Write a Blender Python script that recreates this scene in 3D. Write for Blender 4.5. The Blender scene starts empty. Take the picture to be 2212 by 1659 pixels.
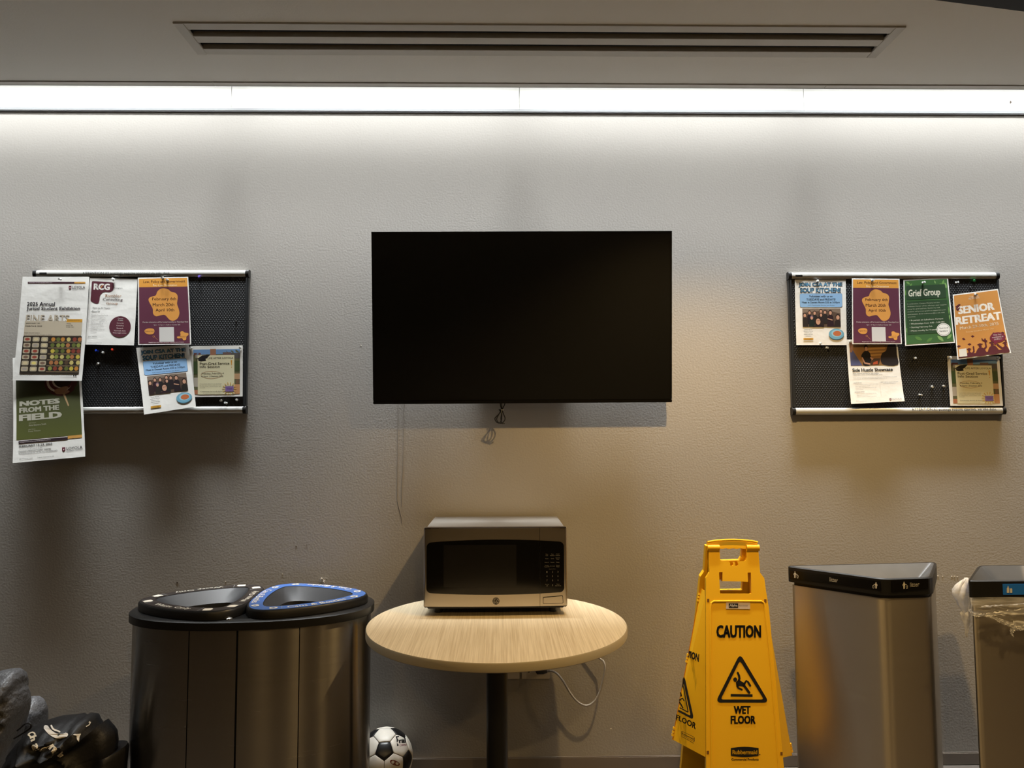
import bpy, bmesh, math, random
from mathutils import Vector, Matrix, noise
from mathutils.geometry import tessellate_polygon
from mathutils.bvhtree import BVHTree

random.seed(7)
scene = bpy.context.scene
COL = scene.collection
PI = math.pi
rad = math.radians

# ------------------------------------------------------------------ camera
IMG_W, IMG_H, FPX = 2212.0, 1659.0, 1560.0
CAM = Vector((0.0, -3.05, 1.375))
YAW, PITCH, ROLL = rad(0.98), rad(3.81), rad(-0.22)
_f = Vector((math.sin(YAW) * math.cos(PITCH), math.cos(YAW) * math.cos(PITCH), math.sin(PITCH)))
_r = Vector((math.cos(YAW), -math.sin(YAW), 0))
_u = _r.cross(_f)
C_R = _r * math.cos(ROLL) + _u * math.sin(ROLL)
C_U = -_r * math.sin(ROLL) + _u * math.cos(ROLL)
C_F = _f
cd = bpy.data.cameras.new('camera')
cd.sensor_fit = 'HORIZONTAL'
cd.sensor_width = 36.0
cd.lens = FPX / IMG_W * 36.0
cd.clip_start, cd.clip_end = 0.05, 50
cam = bpy.data.objects.new('camera', cd)
COL.objects.link(cam)
cam.matrix_world = Matrix(((C_R.x, C_U.x, -C_F.x, CAM.x), (C_R.y, C_U.y, -C_F.y, CAM.y),
                           (C_R.z, C_U.z, -C_F.z, CAM.z), (0, 0, 0, 1)))
scene.camera = cam

# ------------------------------------------------------------------ world, exposure
world = bpy.data.worlds.new('world')
scene.world = world
world.use_nodes = True
world.node_tree.nodes['Background'].inputs[0].default_value = (0.5, 0.45, 0.4, 1)
world.node_tree.nodes['Background'].inputs[1].default_value = 0.0
vs = scene.view_settings
vs.view_transform = 'Standard'
vs.look = 'None'
vs.exposure = 0.0
vs.gamma = 1.0
vs.use_curve_mapping = False
cy = scene.cycles
cy.max_bounces = 6
cy.diffuse_bounces = 3
cy.glossy_bounces = 3
cy.transmission_bounces = 4
cy.transparent_max_bounces = 6
cy.sample_clamp_indirect = 4.0

# lamp strengths (the lamps themselves are built below, with their fixtures)
COVE_BROAD_W = 4.9        # watts per metre of cove strip, wide beam
COVE_NARROW_W = 4.15       # watts per metre of cove strip, lensed beam that grazes down the wall
COVE_TUBE = 4.0           # emission of the bare tubes
COVE_COL = (0.97, 1.0, 1.01)
WARM_COL = (1.0, 0.66, 0.27)
DOWN_W = 122.0
CEIL = 2.766
ROOM_L, ROOM_R, ROOM_F = -3.2, 3.5, -6.6
# (x, y, watts) of the ceiling downlights
DOWNLIGHTS = [(0.82, -1.0, 1.0), (2.45, -1.05, 0.42), (0.45, -3.9, 0.5), (2.4, -3.9, 0.45), (-0.95, -3.9, 0.24)]


# ------------------------------------------------------------------ pixel helpers: a viewing ray met with a real surface
def ray(x, y):
    return C_R * ((x - IMG_W / 2) / FPX) - C_U * ((y - IMG_H / 2) / FPX) + C_F


def onY(x, y, Y):
    d = ray(x, y)
    return CAM + d * ((Y - CAM.y) / d.y)


def onZ(x, y, Z):
    d = ray(x, y)
    return CAM + d * ((Z - CAM.z) / d.z)


def onP(x, y, p, n):
    d = ray(x, y)
    return CAM + d * ((p - CAM).dot(n) / d.dot(n))


# ------------------------------------------------------------------ materials
def lin(c):
    r = []
    for v in c[:3]:
        v = v / 255.0
        r.append(v / 12.92 if v <= 0.04045 else ((v + 0.055) / 1.055) ** 2.4)
    return (r[0], r[1], r[2], 1.0)


MATS = {}


def mat(name, rgb, rough=0.5, metal=0.0, spec=0.5, bump=None, vary=None, emit=None, trans=0.0, aniso=0.0, coat=0.0, alpha=1.0):
    """bump=(scale, strength, distance); vary=(scale, amount)"""
    if name in MATS:
        return MATS[name]
    m = bpy.data.materials.new(name)
    m.use_nodes = True
    nt = m.node_tree
    b = nt.nodes['Principled BSDF']
    c = lin(rgb)
    b.inputs['Base Color'].default_value = c
    b.inputs['Roughness'].default_value = rough
    b.inputs['Metallic'].default_value = metal
    b.inputs['Specular IOR Level'].default_value = spec
    b.inputs['Transmission Weight'].default_value = trans
    b.inputs['Anisotropic'].default_value = aniso
    b.inputs['Coat Weight'].default_value = coat
    b.inputs['Alpha'].default_value = alpha
    if emit:
        b.inputs['Emission Color'].default_value = (*emit[0], 1)
        b.inputs['Emission Strength'].default_value = emit[1]
    tc = None
    if bump or vary:
        tc = nt.nodes.new('ShaderNodeTexCoord')
    if bump:
        n = nt.nodes.new('ShaderNodeTexNoise')
        n.inputs['Scale'].default_value = bump[0]
        n.inputs['Detail'].default_value = 3
        nt.links.new(tc.outputs['Object'], n.inputs['Vector'])
        bp = nt.nodes.new('ShaderNodeBump')
        bp.inputs['Strength'].default_value = bump[1]
        bp.inputs['Distance'].default_value = bump[2]
        nt.links.new(n.outputs['Fac'], bp.inputs['Height'])
        nt.links.new(bp.outputs['Normal'], b.inputs['Normal'])
    if vary:
        n = nt.nodes.new('ShaderNodeTexNoise')
        n.inputs['Scale'].default_value = vary[0]
        n.inputs['Detail'].default_value = 4
        nt.links.new(tc.outputs['Object'], n.inputs['Vector'])
        mx = nt.nodes.new('ShaderNodeMix')
        mx.data_type = 'RGBA'
        a = vary[1]
        mx.inputs['A'].default_value = tuple(max(0, v * (1 - a)) for v in c[:3]) + (1,)
        mx.inputs['B'].default_value = tuple(min(1, v * (1 + a)) for v in c[:3]) + (1,)
        nt.links.new(n.outputs['Fac'], mx.inputs['Factor'])
        nt.links.new(mx.outputs['Result'], b.inputs['Base Color'])
    MATS[name] = m
    return m


def ink(rgb):
    return mat('ink_%02x%02x%02x' % tuple(int(v) for v in rgb), rgb, rough=0.55, spec=0.3)


def brushed(name, rgb, rough, axis_scale, streak=0.08, aniso=0.5, radial=0.0):
    """brushed metal: noise stretched along one axis varies roughness and colour a little"""
    m = mat(name, rgb, rough=rough, metal=1.0, aniso=aniso)
    nt = m.node_tree
    b = nt.nodes['Principled BSDF']
    tc = nt.nodes.new('ShaderNodeTexCoord')
    mp = nt.nodes.new('ShaderNodeMapping')
    mp.inputs['Scale'].default_value = axis_scale
    n = nt.nodes.new('ShaderNodeTexNoise')
    n.inputs['Scale'].default_value = 1.0
    n.inputs['Detail'].default_value = 4
    nt.links.new(tc.outputs['Object'], mp.inputs['Vector'])
    nt.links.new(mp.outputs['Vector'], n.inputs['Vector'])
    mr = nt.nodes.new('ShaderNodeMapRange')
    mr.inputs['To Min'].default_value = rough - streak
    mr.inputs['To Max'].default_value = rough + streak
    nt.links.new(n.outputs['Fac'], mr.inputs['Value'])
    nt.links.new(mr.outputs['Result'], b.inputs['Roughness'])
    if radial:
        tg = nt.nodes.new('ShaderNodeTangent')
        tg.direction_type = 'RADIAL'
        tg.axis = 'Z'
        nt.links.new(tg.outputs[0], b.inputs['Tangent'])
        b.inputs['Anisotropic Rotation'].default_value = radial - 1.0
    return m


M_wall = mat('wall_paint', (161, 157, 151), rough=0.6, spec=0.35, bump=(125.0, 0.17, 0.005), vary=(1.4, 0.05))
M_ceil = mat('ceiling_paint', (236, 236, 233), rough=0.8, spec=0.2, bump=(160.0, 0.1, 0.003))
M_base = mat('baseboard_vinyl', (116, 107, 98), rough=0.3)
M_floor = mat('floor_vinyl', (104, 97, 90), rough=0.25, vary=(4.0, 0.12))
M_room = mat('far_room_paint', (106, 99, 90), rough=0.7, vary=(0.8, 0.1))
M_white_metal = mat('white_enamel', (205, 203, 198), rough=0.45)
M_vent = mat('vent_enamel', (196, 193, 186), rough=0.4)
M_slot = mat('slot_black', (8, 10, 14), rough=0.7, spec=0.2)
M_reflector = mat('reflector_white', (240, 240, 236), rough=0.3, spec=0.6)
M_alu = mat('rail_aluminium', (226, 227, 223), rough=0.34, metal=0.5)
M_blackplastic = mat('black_plastic', (22, 22, 23), rough=0.42, bump=(400, 0.08, 0.001))
M_blackgloss = mat('black_gloss', (6, 6, 6), rough=0.12)
M_screen = mat('screen_glass', (14, 15, 18), rough=0.32, spec=0.6)
M_paper = mat('paper_white', (232, 231, 226), rough=0.65, spec=0.3, bump=(14.0, 0.35, 0.006))
M_steel_v = brushed('brushed_steel_bin', (164, 161, 156), 0.26, (3, 3, 160), 0.03, 0.97, radial=1.25)
M_steel_l = brushed('satin_steel_litter', (186, 178, 164), 0.42, (3, 3, 160), 0.03, 0.8, radial=1.25)
M_steel_h = brushed('brushed_steel_microwave', (204, 196, 182), 0.3, (2, 60, 90), 0.04, 0.3)
M_yellow = mat('sign_yellow', (246, 188, 30), rough=0.42, spec=0.45, bump=(260, 0.06, 0.001))
M_signink = mat('sign_black', (14, 12, 10), rough=0.5)
M_lamp = None


# ------------------------------------------------------------------ mesh builder
class MB:
    def __init__(self):
        self.v, self.f, self.m = [], [], []
        self.mats = []

    def mi(self, m):
        if m not in self.mats:
            self.mats.append(m)
        return self.mats.index(m)

    def add(self, verts, faces, m):
        o = len(self.v)
        i = self.mi(m)
        self.v += [Vector(p) for p in verts]
        for f in faces:
            self.f.append([o + k for k in f])
            self.m.append(i)

    def box(self, a, b, m, xf=None):
        x0, y0, z0 = a
        x1, y1, z1 = b
        vs_ = [(x0, y0, z0), (x1, y0, z0), (x1, y1, z0), (x0, y1, z0), (x0, y0, z1), (x1, y0, z1), (x1, y1, z1), (x0, y1, z1)]
        if xf:
            vs_ = [xf(Vector(p)) for p in vs_]
        self.add(vs_, [(0, 3, 2, 1), (4, 5, 6, 7), (0, 1, 5, 4), (1, 2, 6, 5), (2, 3, 7, 6), (3, 0, 4, 7)], m)

    def tube(self, pts, r, m, n=10, cap=True, closed=False):
        pts = [Vector(p) for p in pts]
        rs = r if isinstance(r, (list, tuple)) else [r] * len(pts)
        rings = []
        up = None
        N = len(pts)
        for i, p in enumerate(pts):
            if closed:
                t = pts[(i + 1) % N] - pts[i - 1]
            else:
                t = pts[min(i + 1, N - 1)] - pts[max(i - 1, 0)]
            t.normalize()
            if up is None:
                up = Vector((0, 0, 1)) if abs(t.z) < 0.9 else Vector((0, 1, 0))
            a = t.cross(up)
            if a.length < 1e-6:
                a = t.orthogonal()
            a.normalize()
            b = a.cross(t)
            up = b
            rings.append([p + (a * math.cos(2 * PI * k / n) + b * math.sin(2 * PI * k / n)) * rs[i] for k in range(n)])
        vs_ = [q for rg in rings for q in rg]
        fs = []
        for i in range(N if closed else N - 1):
            j = (i + 1) % N
            for k in range(n):
                l = (k + 1) % n
                fs.append((i * n + k, i * n + l, j * n + l, j * n + k))
        if cap and not closed:
            fs.append(tuple(range(n))[::-1])
            fs.append(tuple((N - 1) * n + k for k in range(n)))
        self.add(vs_, fs, m)

    def lathe(self, prof, m, n=32, o=(0, 0, 0), axis='z', cap=True):
        o = Vector(o)
        vs_, fs = [], []
        for (r, h) in prof:
            for k in range(n):
                a = 2 * PI * k / n
                if axis == 'z':
                    vs_.append(o + Vector((r * math.cos(a), r * math.sin(a), h)))
                elif axis == 'y':
                    vs_.append(o + Vector((r * math.cos(a), h, r * math.sin(a))))
                else:
                    vs_.append(o + Vector((h, r * math.cos(a), r * math.sin(a))))
        for i in range(len(prof) - 1):
            for k in range(n):
                l = (k + 1) % n
                fs.append((i * n + k, i * n + l, (i + 1) * n + l, (i + 1) * n + k))
        if cap:
            fs.append(tuple(range(n))[::-1])
            fs.append(tuple((len(prof) - 1) * n + k for k in range(n)))
        self.add(vs_, fs, m)

    def loft(self, rings, m, cap0=False, cap1=False, closed=True):
        n = len(rings[0])
        vs_ = [p for r in rings for p in r]
        fs = []
        for i in range(len(rings) - 1):
            for k in range(n if closed else n - 1):
                l = (k + 1) % n
                fs.append((i * n + k, i * n + l, (i + 1) * n + l, (i + 1) * n + k))
        if cap0:
            fs.append(tuple(range(n))[::-1])
        if cap1:
            fs.append(tuple((len(rings) - 1) * n + k for k in range(n)))
        self.add(vs_, fs, m)

    def flat(self, loops, m, fn):
        """filled 2-D polygon with holes; fn maps (x, y) to 3-D"""
        l3 = [[Vector((p[0], p[1], 0)) for p in lp] for lp in loops]
        tri = tessellate_polygon(l3)
        vs_ = [fn(p[0], p[1]) for lp in loops for p in lp]
        self.add(vs_, [tuple(t) for t in tri], m)

    def slab(self, loops, m, front, back):
        """plate with holes: front/back map (x, y) to 3-D"""
        self.flat(loops, m, front)
        self.flat([lp for lp in loops], m, back)
        for lp in loops:
            n = len(lp)
            vs_ = [front(*p) for p in lp] + [back(*p) for p in lp]
            self.add(vs_, [(k, (k + 1) % n, n + (k + 1) % n, n + k) for k in range(n)], m)

    def build(self, name, parent=None, smooth=False, bevel=0.0, seg=2, world=True, angle=40, loc=None):
        me = bpy.data.meshes.new(name)
        off = Vector((0, 0, 0))
        if parent is not None and world:
            off = Vector(parent['_loc'])
        if loc is not None:
            off = Vector(loc)
        me.from_pydata([tuple(p - off) for p in self.v], [], self.f)
        for m in self.mats:
            me.materials.append(m)
        me.polygons.foreach_set('material_index', self.m)
        bm = bmesh.new()
        bm.from_mesh(me)
        if not getattr(self, 'keep', False):
            bmesh.ops.remove_doubles(bm, verts=bm.verts, dist=1e-6)
            bmesh.ops.recalc_face_normals(bm, faces=bm.faces)
        if bevel > 0:
            ed = [e for e in bm.edges if len(e.link_faces) == 2 and e.calc_face_angle(0) > rad(30)]
            bmesh.ops.bevel(bm, geom=ed, offset=bevel, segments=seg, affect='EDGES', clamp_overlap=True)
        for fc in bm.faces:
            fc.smooth = smooth
        if smooth:
            for e in bm.edges:
                if len(e.link_faces) == 2 and e.calc_face_angle(0) > rad(angle):
                    e.smooth = False
        bm.to_mesh(me)
        bm.free()
        o = bpy.data.objects.new(name, me)
        COL.objects.link(o)
        if loc is not None:
            o.location = loc
            o['_loc'] = tuple(loc)
        elif parent is None:
            o['_loc'] = (0, 0, 0)
        else:
            o['_loc'] = parent['_loc']
        if parent is not None:
            o.parent = parent
        return o


def empty(name, loc):
    o = bpy.data.objects.new(name, None)
    COL.objects.link(o)
    o.location = loc
    o['_loc'] = tuple(loc)
    o.empty_display_size = 0.05
    return o


def tag(o, label=None, cat=None, group=None, kind=None):
    if label:
        o['label'] = label
    if cat:
        o['category'] = cat
    if group:
        o['group'] = group
    if kind:
        o['kind'] = kind
    return o


# ------------------------------------------------------------------ 2-D shapes
def catmull(pts, n=5):
    out = []
    N = len(pts)
    for i in range(N):
        p0, p1, p2, p3 = pts[i - 1], pts[i], pts[(i + 1) % N], pts[(i + 2) % N]
        for k in range(n):
            t = k / n
            out.append(tuple(0.5 * ((2 * b) + (c - a) * t + (2 * a - 5 * b + 4 * c - d) * t * t + (3 * b - a - 3 * c + d) * t ** 3)
                             for a, b, c, d in zip(p0, p1, p2, p3)))
    return out


def spline(pts, n=6):
    pts = [Vector(p) for p in pts]
    q = [pts[0] * 2 - pts[1]] + pts + [pts[-1] * 2 - pts[-2]]
    out = []
    for i in range(1, len(q) - 2):
        for k in range(n):
            t = k / n
            a, b, c, d = q[i - 1], q[i], q[i + 1], q[i + 2]
            out.append(0.5 * ((2 * b) + (c - a) * t + (2 * a - 5 * b + 4 * c - d) * t * t + (3 * b - a - 3 * c + d) * t ** 3))
    out.append(pts[-1])
    return out


def ellipse(cx, cy, rx, ry, n=28):
    return [(cx + rx * math.cos(2 * PI * k / n), cy + ry * math.sin(2 * PI * k / n)) for k in range(n)]


def rrect(x0, y0, x1, y1, rx, ry, n=4):
    out = []
    for cx, cy, a0 in ((x1 - rx, y0 + ry, -90), (x1 - rx, y1 - ry, 0), (x0 + rx, y1 - ry, 90), (x0 + rx, y0 + ry, 180)):
        for k in range(n + 1):
            a = rad(a0 + 90 * k / n)
            out.append((cx + rx * math.cos(a), cy + ry * math.sin(a)))
    return out


def round_poly(pts, r, n=5):
    """round the corners of a polygon by radius-like distance r"""
    out = []
    N = len(pts)
    for i in range(N):
        p = Vector((pts[i][0], pts[i][1]))
        a = Vector((pts[i - 1][0], pts[i - 1][1])) - p
        b = Vector((pts[(i + 1) % N][0], pts[(i + 1) % N][1])) - p
        d = min(r, a.length * 0.45, b.length * 0.45)
        p0 = p + a.normalized() * d
        p1 = p + b.normalized() * d
        for k in range(n + 1):
            t = k / n
            q = p0 * (1 - t) ** 2 + p * 2 * t * (1 - t) + p1 * t * t
            out.append((q.x, q.y))
    return out


def inset(pts, d):
    """inset of a convex-ish ccw polygon by d"""
    N = len(pts)
    area = sum(pts[i - 1][0] * pts[i][1] - pts[i][0] * pts[i - 1][1] for i in range(N))
    s = 1 if area > 0 else -1
    out = []
    for i in range(N):
        p0, p, p1 = Vector(pts[i - 1][:2]), Vector(pts[i][:2]), Vector(pts[(i + 1) % N][:2])
        e0, e1 = (p - p0), (p1 - p)
        if e0.length < 1e-9:
            e0 = e1
        if e1.length < 1e-9:
            e1 = e0
        n0 = Vector((-e0.y, e0.x)).normalized() * s
        n1 = Vector((-e1.y, e1.x)).normalized() * s
        n_ = n0 + n1
        n_ = n_ / max(0.35, (1 + n0.dot(n1)))
        out.append((p.x + n_.x * d, p.y + n_.y * d))
    return out


def stroke(pts, w):
    """thick polyline (2-D) as a closed outline"""
    pts = [Vector(p) for p in pts]
    L, R_ = [], []
    for i, p in enumerate(pts):
        t = pts[min(i + 1, len(pts) - 1)] - pts[max(i - 1, 0)]
        t.normalize()
        n = Vector((-t.y, t.x)) * w / 2
        L.append(p + n)
        R_.append(p - n)
    t0 = (pts[0] - pts[1]).normalized() * w * 0.35
    t1 = (pts[-1] - pts[-2]).normalized() * w * 0.35
    out = [L[0]] + L[1:-1] + [L[-1], (L[-1] * 0.7 + R_[-1] * 0.3) + t1, (L[-1] * 0.3 + R_[-1] * 0.7) + t1] + [R_[-1]] + R_[1:-1][::-1] + \
          [R_[0], (R_[0] * 0.7 + L[0] * 0.3) + t0, (R_[0] * 0.3 + L[0] * 0.7) + t0]
    return [(p.x, p.y) for p in out]


# ------------------------------------------------------------------ lettering
_TXT = {}


def glyphs(s, bold=0.0):
    """text as a flat mesh normalised to its bounding box: (verts 0..1 x 0..1 with y up, faces)"""
    key = (s, bold)
    if key in _TXT:
        return _TXT[key]
    cu = bpy.data.curves.new('txt', 'FONT')
    cu.body = s
    cu.size = 1.0
    cu.resolution_u = 2
    ob = bpy.data.objects.new('txt', cu)
    me = ob.to_mesh()
    v = [(p.co.x, p.co.y) for p in me.vertices]
    f = [tuple(p.vertices) for p in me.polygons]
    if bold:
        sh = [(-bold, 0), (bold, 0)] if bold < .015 else [(-bold, -bold * .6), (bold, -bold * .6), (0, 0), (-bold, bold * .6), (bold, bold * .6)]
        n_, v0_, f0_ = len(v), v, f
        v = [(p[0] + a, p[1] + c) for a, c in sh for p in v0_]
        f = [tuple(k + i * n_ for k in q) for i in range(len(sh)) for q in f0_]
    ob.to_mesh_clear()
    bpy.data.objects.remove(ob)
    bpy.data.curves.remove(cu)
    x0, x1 = min(p[0] for p in v), max(p[0] for p in v)
    y0, y1 = min(p[1] for p in v), max(p[1] for p in v)
    v = [((p[0] - x0) / max(x1 - x0, 1e-6), (p[1] - y0) / max(y1 - y0, 1e-6)) for p in v]
    _TXT[key] = (v, f, (x1 - x0), (y1 - y0))
    return _TXT[key]


def quadmap(tl, tr, br, bl):
    tl, tr, br, bl = [Vector(p) for p in (tl, tr, br, bl)]

    def fn(u, v):  # v down
        return (tl * (1 - u) + tr * u) * (1 - v) + (bl * (1 - u) + br * u) * v
    return fn


def put_text(mb, s, m, fn, bold=0.0):
    """fn(u, v): v down"""
    v, f, _, _ = glyphs(s, bold)
    mb.add([fn(p[0], 1 - p[1]) for p in v], f, m)


# ================================================================== THE ROOM
def plane_xy(mb, x0, x1, y0, y1, z, m):
    mb.add([(x0, y0, z), (x1, y0, z), (x1, y1, z), (x0, y1, z)], [(0, 1, 2, 3)], m)


mb = MB()
mb.box((ROOM_L - 0.1, 0, -0.1), (ROOM_R + 0.1, 0.12, CEIL + 0.4), M_wall)
wall_back = tag(mb.build('wall_back'), 'greige textured painted wall behind the table and boards', kind='structure')
for nm, a, b in (('wall_left', (ROOM_L - 0.12, ROOM_F, -0.1), (ROOM_L, 0, CEIL + 0.4)),
                 ('wall_right', (ROOM_R, ROOM_F, -0.1), (ROOM_R + 0.12, 0, CEIL + 0.4)),
                 ('wall_front', (ROOM_L - 0.12, ROOM_F - 0.12, -0.1), (ROOM_R + 0.12, ROOM_F, CEIL + 0.4))):
    mb = MB()
    mb.box(a, b, M_room)
    tag(mb.build(nm), 'plain painted side wall of the room', kind='structure')
mb = MB()
mb.box((ROOM_L - 0.12, ROOM_F - 0.12, -0.1), (ROOM_R + 0.12, 0.0, 0.0), M_floor)
tag(mb.build('floor'), 'brownish grey vinyl floor', kind='structure')

# ceiling: a thin slab with an opening for the air diffuser; it stops short of the wall at the light cove
COVE_Y = -0.255
VX0, VX1, VY0, VY1 = -1.105, 1.405, -0.672, -0.468      # outer edges of the diffuser on the ceiling
FL = 0.036                                              # its flange width
mb = MB()
hx0, hx1, hy0, hy1 = VX0 + 0.02, VX1 - 0.02, VY0 + 0.012, VY1 - 0.012
for (x0, x1, y0, y1) in ((ROOM_L, ROOM_R, ROOM_F, hy0), (ROOM_L, ROOM_R, hy1, COVE_Y), (ROOM_L, hx0, hy0, hy1), (hx1, ROOM_R, hy0, hy1)):
    mb.box((x0, y0, CEIL), (x1, y1, CEIL + 0.02), M_ceil)
tag(mb.build('ceiling'), 'grey painted plaster ceiling', kind='structure')
# black bulkhead panel on the ceiling, top right
p0, p1 = onZ(2018, 0, CEIL - 0.03), onZ(2212, 25, CEIL - 0.03)
dx = (p1 - p0).normalized()
a0 = p0 - dx * 0.02
a1 = p0 + dx * 2.0
mb = MB()
nrm = Vector((dx.y, -dx.x, 0))
lp = [(a0.x, a0.y), (a1.x, a1.y), ((a1 + nrm * 0.9).x, (a1 + nrm * 0.9).y), ((a0 + nrm * 0.9).x, (a0 + nrm * 0.9).y)]
mb.slab([lp], mat('bulkhead_black', (24, 26, 32), rough=0.7), lambda x, y: Vector((x, y, CEIL - 0.03)), lambda x, y: Vector((x, y, CEIL - 0.001)))
tag(mb.build('ceiling_panel'), 'dark panel edge on the ceiling in the upper right corner', 'panel')
# baseboard
mb = MB()
mb.box((ROOM_L, -0.012, 0), (ROOM_R, 0, 0.05), M_base)
tag(mb.build('baseboard_back', bevel=0.003), 'low dark vinyl baseboard along the wall', kind='structure')

# marks on the wall: two thin painted-over wires, chips, a torn plug hole, the outline of an old patch
M_wire = mat('painted_wire', (146, 140, 132), rough=0.6)
for pts in ([(860, 850), (859, 960), (858, 1060), (859, 1085), (866, 1112), (869, 1130)], [(873, 850), (872, 930), (871, 1000), (868, 1050), (868, 1095)]):
    mb = MB()
    mb.tube(spline([onY(x, y, -0.0015) for x, y in pts], 4), 0.0011, M_wire, n=6)
    mb.build('painted_wire', wall_back)
M_chip = mat('bare_plaster', (222, 216, 204), rough=0.8)
M_scuff = mat('scuff_dark', (84, 74, 64), rough=0.8)
for (x, y, r, m) in ((2026, 1244, 2.2, M_chip), (2036, 1245, 1.6, M_chip), (2056, 1245, 2.0, M_chip), (2062, 1245, 1.8, M_chip), (2068, 1246, 1.6, M_chip),
                     (610, 1240, 1.2, M_chip), (640, 1180, 1.6, M_scuff), (663, 1177, 1.4, M_scuff), (383, 1258, 2.4, M_scuff), (1320, 1574, 1.6, M_chip),
                     (780, 746, 1.6, M_chip), (487, 1256, 1.3, M_chip)):
    c = onY(x, y, 0)
    k = r / 512.0
    lp = [(c.x + k * math.cos(a) * random.uniform(0.6, 1.2), c.z + 0.7 * k * math.sin(a) * random.uniform(0.6, 1.2)) for a in [2 * PI * i / 9 for i in range(9)]]
    mb = MB()
    mb.slab([lp], m, lambda x, z: Vector((x, -0.0012, z)), lambda x, z: Vector((x, 0.0, z)))
    mb.build('paint_chip', wall_back)
mb = MB()
for k in range(9):
    c = onY(698 + random.uniform(-5, 6), 1253 + random.uniform(-4, 4), -0.004)
    lp = [c + Vector((random.uniform(-.006, .006), random.uniform(-.008, .003), random.uniform(-.006, .006))) for _ in range(4)]
    mb.add(lp, [(0, 1, 2), (0, 2, 3), (0, 3, 1), (1, 3, 2)], random.choice([M_chip, M_scuff, M_wire]))
mb.build('torn_plug_hole', wall_back)

# ================================================================== COVE LIGHT
cove = empty('cove_light', (0.05, -0.12, CEIL))
tag(cove, 'long bright white linear cove light along the top of the wall', 'light')
seams = [onY(x, 215, -0.01).x for x in (500, 1122, 1736)]
edges = [ROOM_L + 0.01] + seams + [ROOM_R - 0.01]
M_ledge = mat('cove_ledge', (120, 122, 124), rough=0.4, metal=0.3)
for i in range(4):
    mb = MB()
    mb.box((edges[i] + 0.0012, -0.010, CEIL + 0.004), (edges[i + 1] - 0.0012, -0.002, CEIL + 0.22), M_reflector)
    mb.build('reflector_panel', cove)
mb = MB()
mb.box((ROOM_L + 0.01, -0.016, CEIL - 0.012), (ROOM_R - 0.01, -0.001, CEIL + 0.003), M_ledge)
mb.build('bottom_ledge', cove, bevel=0.003)
# folded metal lip that closes the ceiling edge, in three lengths
lips = [ROOM_L + 0.01, onZ(468, 188, CEIL).x, onZ(1772, 197, CEIL).x, ROOM_R - 0.01]
for i in range(3):
    mb = MB()
    mb.box((lips[i] + 0.001, COVE_Y + 0.003, CEIL - 0.004), (lips[i + 1] - 0.001, COVE_Y + 0.032, CEIL + 0.002), M_white_metal)
    mb.box((lips[i] + 0.001, COVE_Y + 0.028, CEIL - 0.004), (lips[i + 1] - 0.001, COVE_Y + 0.032, CEIL + 0.10), M_white_metal)
    mb.build('ceiling_lip', cove)
mb = MB()
mb.box((ROOM_L + 0.01, COVE_Y + 0.0, CEIL + 0.235), (ROOM_R - 0.01, -0.002, CEIL + 0.25), M_white_metal)
mb.box((ROOM_L + 0.01, COVE_Y + 0.0, CEIL + 0.02), (ROOM_R - 0.01, COVE_Y + 0.006, CEIL + 0.24), M_white_metal)
mb.build('housing', cove)
M_tube = mat('lamp_tube', (255, 255, 250), emit=(COVE_COL, COVE_TUBE))
for i in range(4):
    a, b = edges[i] + 0.02, edges[i + 1] - 0.02
    mb = MB()
    mb.tube([(a, -0.165, CEIL + 0.15), (b, -0.165, CEIL + 0.15)], 0.013, M_tube, n=12)
    mb.build('lamp_tube', cove, smooth=True)
    for watts, spread, tilt_, wide in ((COVE_BROAD_W, 150, 8, .03), (COVE_NARROW_W, 33, 5, .09)):
        ld = bpy.data.lights.new('cove_strip', 'AREA')
        ld.shape = 'RECTANGLE'
        ld.size = b - a
        ld.size_y = wide
        ld.energy = watts * (b - a)
        ld.color = COVE_COL
        ld.spread = rad(spread)
        lo = bpy.data.objects.new('cove_strip', ld)
        COL.objects.link(lo)
        lo.parent = cove
        lo.location = Vector(((a + b) / 2, -0.165, CEIL + 0.12)) - cove.location
        lo.rotation_euler = (rad(tilt_), 0, 0)

mb = MB()
c = onY(2183, 221, -0.0105)
mb.slab([[(c.x + .0032 * math.cos(t), c.z + .006 * math.sin(t) * (1 + .3 * math.cos(3 * t))) for t in [2 * PI * q / 10 for q in range(10)]]], M_scuff, lambda x, z: Vector((x, -0.0125, z)), lambda x, z: Vector((x, -0.0098, z)))
mb.build('dark_speck', cove)

# ================================================================== AIR DIFFUSER
vent = empty('air_diffuser', ((VX0 + VX1) / 2, (VY0 + VY1) / 2, CEIL))
tag(vent, 'long white ceiling air diffuser with two dark slots', 'vent')
zt, zb = CEIL + 0.004, CEIL - 0.005
H = VY1 - VY0
ys = [VY0, VY0 + H * .20, VY0 + H * .39, VY0 + H * .61, VY0 + H * .80, VY1]
for nm, y0, y1 in (('flange', ys[0], ys[1]), ('centre_bar', ys[2], ys[3]), ('flange', ys[4], ys[5])):
    mb = MB()
    mb.box((VX0 + FL, y0, zb), (VX1 - FL, y1, zt + 0.02), M_vent)
    mb.build(nm, vent, bevel=0.0015)
for x0, x1 in ((VX0, VX0 + FL), (VX1 - FL, VX1)):
    mb = MB()
    mb.box((x0, VY0, zb - 0.001), (x1 - 0.0, VY1, zt), M_vent)
    mb.build('end_flange', vent, bevel=0.0015)
mb = MB()
mb.box((VX0 + 0.022, VY0 + 0.014, CEIL + 0.05), (VX1 - 0.022, VY1 - 0.014, CEIL + 0.16), M_slot)
mb.build('plenum', vent)
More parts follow.
